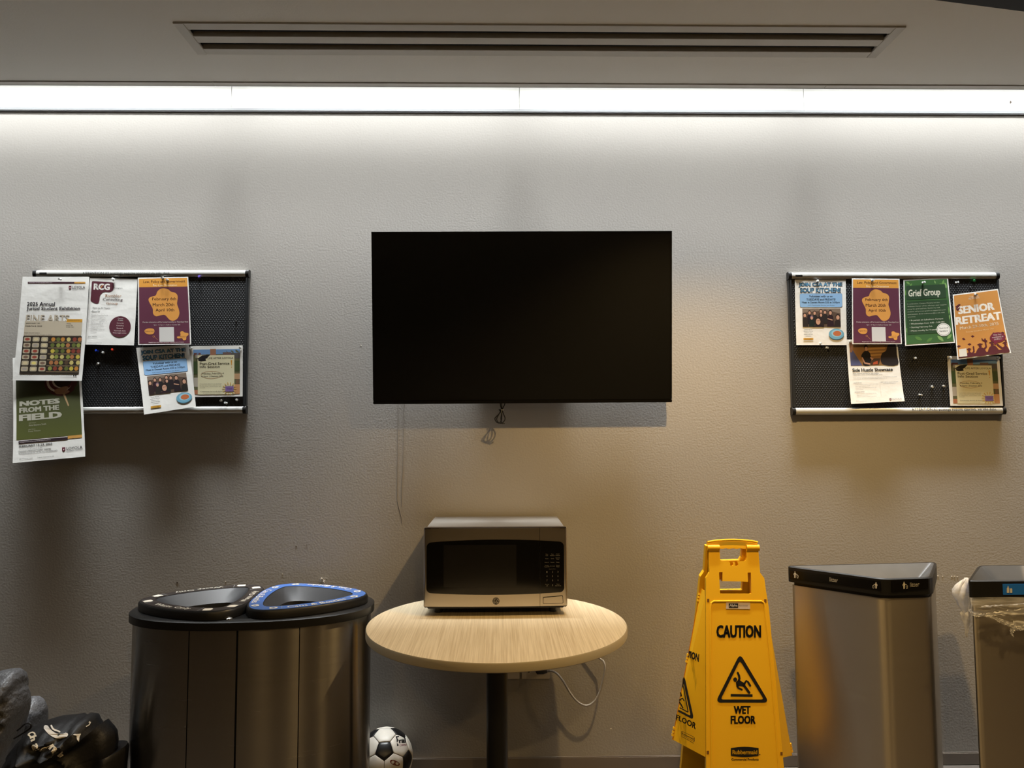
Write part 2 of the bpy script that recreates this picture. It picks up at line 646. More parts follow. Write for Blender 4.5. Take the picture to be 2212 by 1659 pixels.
for y0, y1 in ((ys[1], ys[2]), (ys[3], ys[4])):
    mb = MB()
    mb.box((VX0 + FL, (y0 + y1) / 2 - 0.001, CEIL + 0.004), (VX1 - FL, (y0 + y1) / 2 + 0.004, CEIL + 0.05), M_slot)
    mb.build('slot_blade', vent)

# ================================================================== DOWNLIGHTS (out of the frame, they light the lower wall)
for i, (x, y, w) in enumerate(DOWNLIGHTS):
    cz = CEIL - 0.03 if i == 1 else CEIL          # the second one sits in the dark ceiling panel
    d = empty('recessed_downlight', (x, y, cz))
    place = ['above the microwave table', 'above the right-hand bins', 'behind the viewer, nearest the middle', 'behind the viewer, far right', 'behind the viewer, far left'][i]
    tag(d, 'round warm ceiling downlight ' + place, 'light', 'ceiling downlights')
    mb = MB()
    mb.lathe([(0.075, 0.0), (0.075, -0.006), (0.055, -0.006), (0.05, -0.001)], M_white_metal, n=28, o=(x, y, cz), cap=False)
    mb.build('trim_ring', d, smooth=True)
    mb = MB()
    mb.lathe([(0.001, -0.002), (0.048, -0.002)], mat('downlight_lens', (255, 230, 180), emit=((1.0, 0.72, 0.36), 14.0)), n=24, o=(x, y, cz), cap=False)
    mb.build('lens', d)
    ld = bpy.data.lights.new('downlight_beam', 'SPOT')
    ld.energy = DOWN_W * w
    ld.color = WARM_COL
    ld.spot_size = rad(118 if y > -2 else 155)
    ld.spot_blend = 0.62
    ld.shadow_soft_size = 0.028
    lo = bpy.data.objects.new('downlight_beam', ld)
    COL.objects.link(lo)
    lo.parent = d
    lo.location = (0, 0, -0.02)

# ================================================================== TELEVISION
tvY0, tvY1 = -0.072, -0.138           # front face: bottom, top (tilted forward on its bracket)
TL, TR = onY(803, 501, tvY1), onY(1453, 499, tvY1)
BL, BR = onY(807, 873, tvY0), onY(1451, 869, tvY0)
w_ = (TR.x - TL.x + BR.x - BL.x) / 2
cx = (TR.x + TL.x + BR.x + BL.x) / 4
zb_, zt_ = (BL.z + BR.z) / 2, (TL.z + TR.z) / 2
tv = empty('television', (cx, 0, zb_))
tag(tv, 'large black flat screen television mounted on the wall', 'television')
tilt = math.atan2(tvY1 - tvY0, zt_ - zb_)
hgt = math.hypot(tvY1 - tvY0, zt_ - zb_)
rollv = -math.atan2((TR.z - TL.z + BR.z - BL.z) / 2, w_)


def tvp(p):   # local: x across, y out of the screen is negative, z up from the bottom edge
    return Vector((cx, tvY0, zb_)) + Matrix.Rotation(rollv, 3, 'Y') @ (Matrix.Rotation(-tilt, 3, 'X') @ Vector(p))


M_bezel = mat('tv_bezel', (14, 14, 14), rough=0.3)
hw = w_ / 2
mb = MB()
mb.box((-hw, 0.004, 0), (hw, 0.022, hgt), M_bezel, tvp)
mb.box((-hw + 0.12, 0.02, 0.08), (hw - 0.12, 0.045, hgt - 0.16), M_bezel, tvp)
mb.build('housing', tv, bevel=0.002)
for a, b in (((-hw, -0.002, 0.014), (-hw + 0.007, 0.006, hgt)), ((hw - 0.007, -0.002, 0.014), (hw, 0.006, hgt)), ((-hw, -0.002, hgt - 0.007), (hw, 0.006, hgt))):
    mb = MB()
    mb.box(a, b, M_bezel, tvp)
    mb.build('bezel', tv)
mb = MB()
mb.box((-hw, -0.004, 0), (hw, 0.006, 0.0125), mat('tv_chin', (20, 19, 18), rough=0.28, metal=0.3), tvp)
mb.build('bottom_bezel', tv, bevel=0.0015)
mb = MB()
mb.box((-hw + 0.006, 0.0, 0.014), (hw - 0.006, 0.004, hgt - 0.006), M_screen, tvp)
mb.build('screen', tv)
mb = MB()
mb.box((cx - 0.2, -0.045, zb_ + 0.2), (cx + 0.2, 0.0, zb_ + 0.5), M_blackplastic)
mb.build('wall_bracket', tv)
# bundled cable below the screen
cb = empty('cable_bundle', onY(1083, 872, -0.055))
tag(cb, 'tied black cable bundle dangling under the television', 'cable')
M_cable = mat('black_cable', (16, 16, 17), rough=0.35)
Yc = -0.055


def P(x, y, d=0.0):
    return onY(x, y, Yc + d)


for pts in ([(1080, 862, .01), (1081, 875, 0), (1083, 886, 0), (1079, 893, -.004), (1071, 901, -.008), (1069, 905, -.008), (1072, 911, -.004), (1078, 914, 0), (1083, 908, .006), (1084, 897, .006), (1084, 887, 0)],
            [(1091, 864, .01), (1090, 874, 0), (1085, 885, 0), (1088, 895, .006), (1091, 904, .006), (1088, 911, .002), (1082, 914.5, 0), (1076, 912, -.006), (1073, 905, -.006), (1077, 896, -.002), (1082, 887, 0)],
            [(1083, 864, .012), (1084, 880, 0), (1083, 895, -.01), (1082, 905, -.01), (1084, 914, -.006), (1090, 914.5, 0)]):
    mb = MB()
    mb.tube(spline([P(*p) for p in pts], 5), 0.0021, M_cable, n=7)
    mb.build('cable_loop', cb, smooth=True)
mb = MB()
mb.tube([P(1077.5, 884.5, -.004), P(1083, 886, -.008), P(1089, 886, -.004)], 0.0019, M_cable, n=7)
mb.tube([P(1078, 886, .004), P(1083, 887, .007), P(1088, 886.5, .004)], 0.0019, M_cable, n=7)
mb.build('cable_tie', cb)

# ================================================================== NOTICE BOARDS
M_mat = bpy.data.materials.new('rubber_mat')
M_mat.use_nodes = True
nt = M_mat.node_tree
b = nt.nodes['Principled BSDF']
b.inputs['Base Color'].default_value = lin((32, 34, 37))
b.inputs['Roughness'].default_value = 0.5
tcn = nt.nodes.new('ShaderNodeTexCoord')
sx = nt.nodes.new('ShaderNodeSeparateXYZ')
nt.links.new(tcn.outputs['Object'], sx.inputs[0])


def mth(op, a, b_=None):
    n = nt.nodes.new('ShaderNodeMath')
    n.operation = op
    for i, v in enumerate((a, b_)):
        if v is None:
            continue
        if isinstance(v, (int, float)):
            n.inputs[i].default_value = v
        else:
            nt.links.new(v, n.inputs[i])
    return n.outputs[0]


su = mth('SINE', mth('MULTIPLY', sx.outputs[0], 560.0))
sv = mth('SINE', mth('MULTIPLY', sx.outputs[2], 390.0))
hh = mth('MAXIMUM', mth('MULTIPLY', su, sv), 0.0)
bp = nt.nodes.new('ShaderNodeBump')
bp.inputs['Strength'].default_value = 0.55
bp.inputs['Distance'].default_value = 0.003
nt.links.new(hh, bp.inputs['Height'])
nt.links.new(bp.outputs['Normal'], b.inputs['Normal'])

MATY = -0.022


def board(px_tl, px_tr, px_bl, px_br, label, text_on_top, text_px):
    Y = -0.03
    a, b_, c, d = onY(*px_tl, Y), onY(*px_tr, Y), onY(*px_bl, Y), onY(*px_br, Y)
    x0, x1 = (a.x + c.x) / 2, (b_.x + d.x) / 2
    z1, z0 = (a.z + b_.z) / 2, (c.z + d.z) / 2
    t = empty('notice_board', (x0, 0, z0))
    tag(t, label, 'notice board', 'notice boards on the wall')
    mb = MB()
    mb.box((x0 + 0.008, MATY, z0 + 0.012), (x1 - 0.008, -0.004, z1 - 0.012), M_mat)
    o = mb.build('tack_surface', t)
    rh = 0.029
    for nm, za in (('top_rail', z1 - rh), ('bottom_rail', z0)):
        mb = MB()
        prof = [(-0.002, 0)] + [(-0.016 - 0.012 * max(0.0, math.sin(k * PI / 18)) ** 0.7, rh * (0.5 - 0.5 * math.cos(k * PI / 18))) for k in range(19)] + [(-0.002, rh)]
        mb.loft([[Vector((x, p[0], za + p[1])) for p in prof] for x in (x0 + 0.012, x1 - 0.012)], M_alu, True, True)
        mb.build(nm, t, smooth=True, angle=50)
        for s, xe in ((-1, x0), (1, x1)):
            mb = MB()
            prof2 = [(p[0] * 1.06, (p[1] - rh / 2) * 1.12 + rh / 2) for p in prof]
            xa, xb = (xe - 0.001, xe + 0.013) if s < 0 else (xe - 0.013, xe + 0.001)
            mb.loft([[Vector((x, p[0], za + p[1])) for p in prof2] for x in (xa, xb)], M_blackplastic, True, True)
            mb.build('end_cap', t, smooth=True, angle=50)
    for xa, xb in ((x0, x0 + 0.014), (x1 - 0.014, x1)):
        mb = MB()
        mb.box((xa, -0.027, z0 + rh), (xb, -0.002, z1 - rh), mat('board_frame', (58, 60, 62), rough=0.4, metal=0.4))
        mb.build('side_frame', t, bevel=0.004)
    mb = MB()
    tl, tr, bl, br = text_px
    qm_ = quadmap(*[onY(*q, -0.0385) for q in (tl, tr, br, bl)])
    zr = z1 - rh if text_on_top else z0

    def fn(u, v):
        p = qm_(u, v)
        t_ = min(1.0, max(0.0, (p.z - zr) / rh))
        k_ = math.acos(1 - 2 * t_)
        return Vector((p.x, -0.0173 - 0.012 * math.sin(k_) ** 0.7, p.z))
    put_text(mb, 'ATTENTION:All postings require approval via info desk.', ink((48, 50, 50)), fn, 0.0)
    mb.build('lettering', t)
    mb = MB()
    zc = z1 - rh * 0.55
    mb.box((x0 + 0.028, -0.0300, zc - 0.004), (x0 + 0.058, -0.026, zc + 0.004), M_blackplastic)
    mb.build('maker_plate', t, bevel=0.001)
    return t


board((66, 583), (536, 582), (62, 893.5), (530, 893), 'left notice board, black mat with a silver top rail and six posters', True,
      ((175, 586), (366, 586), (175, 594), (366, 594)))
board((1706, 588), (2161, 587), (1712, 897), (2173, 893), 'right notice board, black mat with silver rails and six posters', False,
      ((1973, 881), (2157, 880), (1973, 889), (2157, 888)))


# ================================================================== POSTERS
class Sheet:
    """a paper sheet: four corners in space, a soft wave and a curl; items are printed in u, v (v down)"""

    def __init__(self, name, label, corners, depth, curl=0.006, group=None, seed=0):
        tl, tr, br, bl = corners
        d = depth
        self.q = quadmap(onY(*tl, d[0]), onY(*tr, d[1]), onY(*br, d[2]), onY(*bl, d[3]))
        self.curl = curl
        self.seed = seed
        self.parts = {}
        self.name, self.label, self.group = name, label, group
        self.layer = 0

    def pos(self, u, v, h=0.0):
        p = self.q(u, v)
        wav = 0.0008 * math.sin(2.1 * u + 3.3 * v + self.seed) + 0.0004 * math.sin(4.0 * u - 2.0 * v + 2 * self.seed)
        c = self.curl * (max(v, 0) ** 3) + 0.35 * self.curl * (2 * abs(u - 0.5)) ** 2 * v
        return p + Vector((0, -(h + c + wav + 0.002), 0))

    def mbp(self, part):
        if part not in self.parts:
            self.parts[part] = MB()
        return self.parts[part]

    def h(self):
        if not getattr(self, 'lock', False):
            self.layer += 1
        return 0.0004 + 0.000022 * self.layer

    def rect(self, part, u0, v0, u1, v1, rgb, n=7, m=None):
        h = self.h()
        vs_ = [self.pos(u0 + (u1 - u0) * i / n, v0 + (v1 - v0) * j / n, h) for j in range(n + 1) for i in range(n + 1)]
        fs = [(j * (n + 1) + i, j * (n + 1) + i + 1, (j + 1) * (n + 1) + i + 1, (j + 1) * (n + 1) + i) for j in range(n) for i in range(n)]
        self.mbp(part).add(vs_, fs, m or ink(rgb))

    def poly(self, part, pts, rgb, holes=()):
        h = self.h() + 0.00002
        l3 = [[Vector((p[0], p[1], 0)) for p in lp] for lp in [pts] + list(holes)]
        flatv = [p for lp in l3 for p in lp]
        tri = tessellate_polygon(l3)
        lim = 0.07
        if max(p.x for p in flatv) - min(p.x for p in flatv) < lim and max(p.y for p in flatv) - min(p.y for p in flatv) < lim:
            self.mbp(part).add([self.pos(p.x, p.y, h) for p in flatv], [tuple(t) for t in tri], ink(rgb))
            return
        bm = bmesh.new()
        bv = [bm.verts.new(p) for p in flatv]
        for t in tri:
            try:
                bm.faces.new([bv[k] for k in t])
            except ValueError:
                pass
        for _ in range(5):
            ed = [e for e in bm.edges if e.calc_length() > lim]
            if not ed:
                break
            bmesh.ops.subdivide_edges(bm, edges=ed, cuts=1)
            bmesh.ops.triangulate(bm, faces=[f for f in bm.faces if len(f.verts) > 3])
        bm.verts.index_update()
        self.mbp(part).add([self.pos(v.co.x, v.co.y, h) for v in bm.verts], [tuple(v.index for v in f.verts) for f in bm.faces], ink(rgb))
        bm.free()

    def ell(self, part, cu, cv, ru, rv, rgb, n=24):
        self.poly(part, ellipse(cu, cv, ru, rv, n), rgb)

    def text(self, part, s, u0, u1, v0, v1, rgb, bold=0.0, joined=False):
        h = self.h() + 0.00006
        key = part if joined else (part, len(self.parts))
        put_text(self.mbp(key), s, ink(rgb), lambda a, c: self.pos(u0 + (u1 - u0) * a, v0 + (v1 - v0) * c, h), bold)

    def lines(self, part, ls, u0, v0, step, hgt_, rgb, uw, bold=0.0, centre=False):
        mx = max(glyphs(s, bold)[2] for s in ls)
        self.para = getattr(self, 'para', 0) + 1
        part = ('small_print', 'p%d' % self.para)
        for i, s in enumerate(ls):
            w = uw * glyphs(s, bold)[2] / mx
            a = u0 + (uw - w) / 2 if centre else u0
            asc = glyphs(s, bold)[3] / 0.95
            self.text(part, s, a, a + w, v0 + i * step, v0 + i * step + hgt_ * min(1.15, max(.8, asc)), rgb, bold, True)

    def finish(self):
        n, k = 12, 16
        mb = MB()
        mb.add([self.pos(i / n, j / k) for j in range(k + 1) for i in range(n + 1)],
               [(j * (n + 1) + i, j * (n + 1) + i + 1, (j + 1) * (n + 1) + i + 1, (j + 1) * (n + 1) + i) for j in range(k) for i in range(n)], M_paper)
        c = self.pos(0.5, 0.5)
        o = mb.build(self.name, loc=c, smooth=True)
        tag(o, self.label, 'poster', self.group)
        for part, m in self.parts.items():
            m.keep = True
            c = m.build(part[0] if isinstance(part, tuple) else part, o)
            if isinstance(part, tuple) and part[0] == 'small_print':
                c['kind'] = 'stuff'
        return o


W, K = (236, 234, 228), (30, 28, 28)


def loyola(s, u0, u1, v0, v1, rgb=(40, 34, 40)):
    w = u1 - u0
    s.poly('crest', [(u0, v0), (u0 + w * .16, v0), (u0 + w * .16, v0 + (v1 - v0) * .65), (u0 + w * .08, v1), (u0, v0 + (v1 - v0) * .65)], (96, 40, 54))
    s.poly('crest', [(u0 + w * .04, v0 + (v1 - v0) * .35), (u0 + w * .12, v0 + (v1 - v0) * .35), (u0 + w * .08, v0 + (v1 - v0) * .7)], (225, 220, 212))
    s.text('lettering', 'LOYOLA', u0 + w * .22, u1, v0, v0 + (v1 - v0) * .66, rgb, 0.004)
    s.text('lettering', 'UNIVERSITY CHICAGO', u0 + w * .22, u1, v0 + (v1 - v0) * .78, v1, rgb)


def csa(s):
    for (t, u0, u1, v0, v1) in (('JOIN CSA AT THE', .08, .925, .05, .115), ('SOUP KITCHEN!', .105, .89, .132, .195)):
        s.text('headline', t, u0 - .008, u1 + .008, v0 - .006, v1 + .006, (34, 52, 74), 0.045)
        s.text('headline', t, u0 + .004, u1 - .004, v0 + .002, v1 - .002, (112, 178, 220), 0.024)
    s.poly('blue_panel', rrect(.09, .212, .925, .425, .03, .025), (40, 60, 90))
    s.poly('blue_panel', rrect(.093, .2145, .922, .4225, .03, .025), (140, 180, 220))
    s.text('panel_lettering', 'Volunteer with us on', .275, .735, .24, .274, (24, 30, 44), .02)
    s.text('panel_lettering', 'TUESDAYS and FRIDAYS!', .22, .79, .29, .323, (24, 30, 44), .022)
    s.text('panel_lettering', 'Meet in Damen Room 232 at 3:30pm', .13, .875, .336, .372, (24, 30, 44), .02)
    s.text('panel_lettering', 'LUC Community Service and Action', .245, .77, .386, .406, (70, 92, 125))
    s.rect('photo_print', .135, .443, .885, .725, (88, 70, 58))
    s.poly('photo_print', [(.135, .443), (.885, .443), (.885, .52), (.6, .47), (.135, .51)], (128, 112, 98))
    people = [(.375, .51, .03, 0), (.275, .505, .03, 0), (.5, .485, .03, 0), (.58, .497, .03, 1), (.685, .505, .036, 0), (.18, .545, .033, 0),
              (.5, .54, .03, 0), (.315, .585, .03, 2), (.83, .575, .042, 0), (.44, .635, .058, 0)]
    for (u, v, r, hat) in people:
        lo = min(.724, v + r * 6)
        s.poly('photo_print', [(max(.136, u - r * 1.9), lo), (max(.136, u - r * 1.5), v + r * 1.6), (u - r * .5, v + r * .9), (u + r * .5, v + r * .9), (min(.884, u + r * 1.5), v + r * 1.6), (min(.884, u + r * 1.9), lo)],
               (34 + random.randint(-8, 10), 30 + random.randint(-8, 6), 30))
        s.ell('photo_print', u, v - r * .15, r * 1.05, r * 1.0, (118, 96, 120) if hat == 2 else (38, 28, 24), 14)
        s.ell('photo_print', u, v + r * .15, r * .78, r * .82, (196, 150, 124), 14)
    s.poly('photo_print', stroke([(.41, .633), (.47, .628)], .006), (40, 30, 28))
    s.poly('photo_print', stroke([(.63, .6), (.72, .62)], .014), (196, 150, 124))
    s.lines('side_lettering', ['Feast about', 'what to know', 'before you', 'come on our', 'website:'], .145, .757, .025, .015, (60, 58, 58), .19, .008, True)
    s.rect('button_print', .14, .895, .335, .925, (196, 146, 48))
    s.text('side_lettering', 'CLICK HERE', .17, .305, .902, .918, (110, 74, 22))
    s.ell('bowl_print', .795, .838, .152, .085, (62, 98, 116))
    s.ell('bowl_print', .793, .832, .15, .08, (112, 166, 190))
    s.ell('bowl_print', .80, .822, .105, .055, (150, 196, 214))
    s.ell('bowl_print', .81, .825, .082, .040, (188, 108, 66))


def law(s):
    s.rect('maroon_field', .022, .018, .978, .982, (92, 44, 62), 9)
    s.rect('orange_header', .022, .018, .978, .145, (214, 150, 62))
    s.text('headline', 'Law, Policy and Government', .11, .935, .045, .095, (70, 36, 26), .012)
    s.text('headline', 'Pre -Law Orientation', .30, .77, .103, .136, (240, 222, 186))
    pts = [(325, 263), (375, 275), (405, 300), (450, 312), (475, 345), (470, 395), (465, 430), (480, 480), (486, 530), (465, 580), (420, 605), (380, 595), (350, 562), (325, 542), (280, 548), (235, 556),
           (206, 530), (203, 480), (185, 440), (160, 390), (170, 360), (210, 345), (240, 335), (255, 300), (285, 272)]
    s.poly('orange_blob', catmull([((x - 45) / 555, (y - 145) / 710) for x, y in pts], 3), (214, 150, 72))
    for t, x0, x1, y0, y1 in (('February 6th', 200, 458, 358, 399), ('March 20th', 203, 435, 418, 452), ('April 10th', 233, 432, 475, 515)):
        s.text('date_lettering', t, (x0 - 45) / 555, (x1 - 45) / 555, (y0 - 145) / 710, (y1 - 145) / 710, (66, 34, 26), .008)
    s.text('small_lettering', 'Pre-law orientation will be hosted monthly on Thursdays from', .09, .955, .655, .682, (236, 224, 216), .006)
    s.text('small_lettering', '4pm - 5:15pm in Sullivan Center 201', .294, .80, .697, .722, (236, 224, 216), .006)
    s.rect('blank_label', .40, .742, .68, .957, (205, 202, 198))
    s.poly('small_blob', catmull([(.12, .79), (.16, .765), (.22, .757), (.29, .765), (.31, .80), (.28, .84), (.2, .846), (.14, .825)], 3), (214, 150, 72))
    s.text('small_lettering', 'Register Here', .135, .295, .79, .812, (92, 44, 40))
    s.poly('small_blob', catmull([(.80, .815), (.85, .805), (.885, .825), (.95, .835), (.95, .862), (.915, .885), (.905, .93), (.855, .938), (.83, .91), (.755, .91), (.735, .885), (.80, .87)], 3), (214, 150, 72))
    s.text('small_lettering', 'Registration', .775, .90, .872, .888, (92, 44, 40))
    s.text('small_lettering', 'required', .80, .885, .893, .907, (92, 44, 40))
    s.poly('squiggle', stroke(spline([(.285, .85), (.31, .865), (.30, .89), (.275, .88), (.29, .865), (.33, .90), (.37, .928)], 4), .004), (190, 130, 80))
    s.text('small_lettering', 'Registration for these monthly orientations is limited', .20, .86, .958, .975, (230, 214, 208))


def rcg(s):
    mar, tan = (86, 38, 50), (196, 156, 124)
    s.poly('maroon_corner', round_poly([(.045, .05), (.50, .062), (.52, .14), (.485, .19), (.43, .21), (.333, .205), (.27, .225), (.23, .27), (.23, .345), (.206, .385), (.158, .388), (.044, .35)], .03, 4), mar)
    s.text('monogram', 'RCG', .09, .43, .085, .18, (238, 236, 230), .05)
    s.poly('monogram', stroke([(.235, .155), (.265, .12), (.29, .105)], .014), (206, 140, 70))
    s.text('lettering', 'Instagram:', .525, .70, .135, .16, (50, 46, 48))
    s.text('title', 'Rambler', .345, .68, .24, .288, tan, .006)
    s.text('title', 'Consulting', .295, .71, .298, .35, (62, 32, 40), .006)
    s.text('title', 'Group', .375, .62, .357, .406, tan, .006)
    s.text('lettering', 'Open to All Majors', .095, .45, .437, .468, (96, 92, 92))
    s.text('lettering', 'About Us', .08, .25, .49, .515, (50, 46, 48), .008)
    s.lines('lettering', ['Rambler Consulting Group', '(RCG) is a student-run', 'management consulting', 'group. Our objective is to', 'offer an educational', 'experience to clients', 'students who are', 'considering a career in', 'consulting.'],
            .085, .548, .0318, .018, (112, 108, 106), .34)
    s.ell('maroon_disc', .69, .725, .222, .158, mar, 40)
    s.text('disc_lettering', 'Focus', .635, .745, .592, .612, W, .02)
    s.text('disc_lettering', 'Areas', .635, .745, .618, .638, W, .02)
    for t, c, w in (('Case prep', .672, .14), ('Consulting', .71, .15), ('Research', .747, .13), ('Work with clients', .784, .24), ('Write insight articles', .82, .28)):
        s.text('disc_lettering', t, .69 - w / 2, .69 + w / 2, c - .009, c + .011, (226, 208, 204))
    s.text('lettering', 'Join Slack:', .05, .235, .872, .895, (50, 46, 48), .008)
    s.text('lettering', 'ramblerconsulting.com', .06, .34, .965, .98, (120, 116, 116))
    s.rect('corner_sliver', .0, .998, .01, .999, W, 1)  # tiny off-white printed sliver at the lower left corner


def juried(s):
    s.rect('header_bar', .085, .05, .78, .066, (66, 34, 46))
    s.rect('header_bar', .78, .05, .945, .066, (200, 150, 78))
    s.text('lettering', 'DEPARTMENT OF FINE AND PERFORMING ARTS', .1, .45, .055, .062, (206, 190, 190))
    loyola(s, .70, .945, .088, .128)
    s.text('headline', '2025 Annual', .10, .51, .245, .283, (28, 28, 40), .02)
    s.text('headline', 'Juried Student Exhibition', .10, .89, .29, .333, (28, 28, 40), .02)
    s.text('fine_arts', 'FINE ARTS', .10, .74, .368, .44, (196, 184, 164), .02)
    s.rect('tan_band', .09, .427, .935, .57, (192, 180, 158))
    s.text('lettering', 'JANUARY 30 -', .105, .33, .446, .461, (40, 38, 38), .015)
    s.text('lettering', 'MARCH 8, 2025', .105, .345, .472, .488, (40, 38, 38), .015)
    s.rect('orange_tab', .70, .41, .935, .44, (206, 152, 54), 3)
    s.text('lettering', 'OPENING RECEPTION', .715, .9, .415, .424, (96, 66, 30))
    s.lines('lettering', ['Thursday', 'January 30th', '@ 5:00-7:00pm'], .70, .45, .016, .009, (40, 38, 38), .12, .01)
    s.text('lettering', 'Ralph Arnold Gallery', .10, .32, .537, .552, (110, 102, 92))
    s.text('lettering', '1131 W. Sheridan Rd, Chicago, IL 60660', .10, .50, .557, .566, (96, 90, 84))
    s.rect('photo_print', .085, .578, .945, .935, (44, 36, 28), 9)
    fr = [(190, 172, 70), (186, 128, 56), (134, 142, 66), (96, 104, 50), (168, 110, 66), (196, 180, 110), (130, 60, 46), (80, 62, 44)]
    pk = [(206, 190, 150), (160, 150, 140), (150, 70, 56), (222, 206, 120), (120, 96, 80)]
    lay = s.layer
    for j in range(6):
        for i in range(3):
            s.lock = False
            s.layer = lay
            u, v = .15 + i * .125, .605 + j * .057
            c = random.choice(pk)
            s.poly('photo_print', rrect(u - .05, v - .022, u + .05, v + .022, .014, .01, 2), (176, 164, 138))
            s.ell('photo_print', u, v, .035, .014, c, 10)
        s.layer = lay + 3
        s.lock = True
        s.poly('photo_print', [(.46, .628 + j * .057), (.94, .628 + j * .057), (.94, .634 + j * .057), (.46, .634 + j * .057)], (150, 130, 96))
        s.layer = lay + 4
        for i in range(6):
            u, v = .52 + i * .078 + random.uniform(-.01, .01), .605 + j * .056
            s.ell('photo_print', u, v, .031, .020, random.choice(fr), 12)
    s.lock = False
    s.layer = lay + 6
    s.text('lettering', '@lucfineartsprogram', .10, .27, .944, .956, (60, 58, 58))
    s.text('lettering', 'For more info visit: luc.edu/finearts', .55, .85, .946, .956, (90, 88, 88))
    s.poly('lettering', rrect(.865, .943, .885, .957, .003, .002, 1), K)
    s.poly('lettering', rrect(.895, .943, .915, .957, .003, .002, 1), K)


def notes(s):
    g = bpy.data.materials.get('ink_olive_gradient')
    if not g:
        g = bpy.data.materials.new('ink_olive_gradient')
        g.use_nodes = True
        n_ = g.node_tree
        tc_ = n_.nodes.new('ShaderNodeTexCoord')
        sp_ = n_.nodes.new('ShaderNodeSeparateXYZ')
        n_.links.new(tc_.outputs['Generated'], sp_.inputs[0])
        rp = n_.nodes.new('ShaderNodeValToRGB')
        rp.color_ramp.elements[0].color = lin((84, 90, 34))
        rp.color_ramp.elements[1].color = lin((44, 44, 40))
        n_.links.new(sp_.outputs[2], rp.inputs[0])
        n_.links.new(rp.outputs[0], n_.nodes['Principled BSDF'].inputs['Base Color'])
        n_.nodes['Principled BSDF'].inputs['Roughness'].default_value = 0.6
    s.rect('olive_field', .045, .05, .965, .79, None, 9, g)
    s.ell('rug_print', .70, .27, .24, .135, (84, 46, 44))
    s.ell('rug_print', .68, .265, .19, .105, (214, 204, 192))
    s.ell('rug_print', .70, .262, .175, .095, (96, 44, 46))
    s.ell('rug_print', .70, .258, .13, .07, (214, 204, 192))
    s.ell('rug_print', .73, .255, .13, .07, (62, 46, 40))
    s.poly('hand_print', catmull([(.60, .345), (.68, .325), (.77, .315), (.81, .33), (.78, .35), (.82, .365), (.78, .385), (.70, .39), (.62, .38)], 3), (170, 130, 104))
    s.poly('hand_print', [(.715, .38), (.745, .38), (.80, .50), (.785, .51)], (180, 150, 112))
    c = (182, 180, 164)
    s.text('title', 'NOTES', .09, .67, .425, .473, c, .06)
    s.text('title', 'FROM THE', .085, .655, .487, .535, c, .05)
    s.text('title', 'FIELD', .08, .69, .552, .613, c, .06)
    s.text('lettering', 'WRITTEN BY', .215, .32, .635, .643, (170, 168, 150))
    s.text('lettering', 'Anna Deavere Smith', .215, .46, .65, .668, (170, 168, 150))
    s.text('lettering', 'DIRECTED BY', .21, .31, .695, .703, (170, 168, 150))
    s.text('lettering', 'Danny Williams', .21, .38, .71, .726, (170, 168, 150))
    s.rect('footer_bar', .075, .80, .76, .826, (44, 30, 36), 5)
    s.rect('footer_bar', .76, .79, .965, .818, (200, 150, 78), 5)
    s.text('footer_lettering', 'A Department of Fine and Performing Arts Event', .09, .52, .806, .819, (214, 204, 204))
    s.text('footer_lettering', 'FEBRUARY 13-23, 2025', .08, .54, .84, .864, (30, 28, 30), .02)
    s.text('footer_lettering', 'Tuesday-Saturday @ 7:30 & Sun @ 2pm', .08, .40, .872, .884, (90, 88, 88))
    s.text('footer_lettering', 'Presented in NEWHART FAMILY THEATRE', .08, .52, .891, .905, (50, 48, 48), .01)
    s.text('footer_lettering', 'MUNDELEIN CENTER FOR THE FINE AND PERFORMING ARTS', .08, .61, .912, .925, (70, 68, 68))
    loyola(s, .675, .965, .895, .937)
    s.text('footer_lettering', '@lucfineartsprogram', .09, .27, .962, .974, (60, 58, 58))
    s.text('footer_lettering', 'Tickets: artsevents.luc.edu', .33, .56, .962, .974, (60, 58, 58))


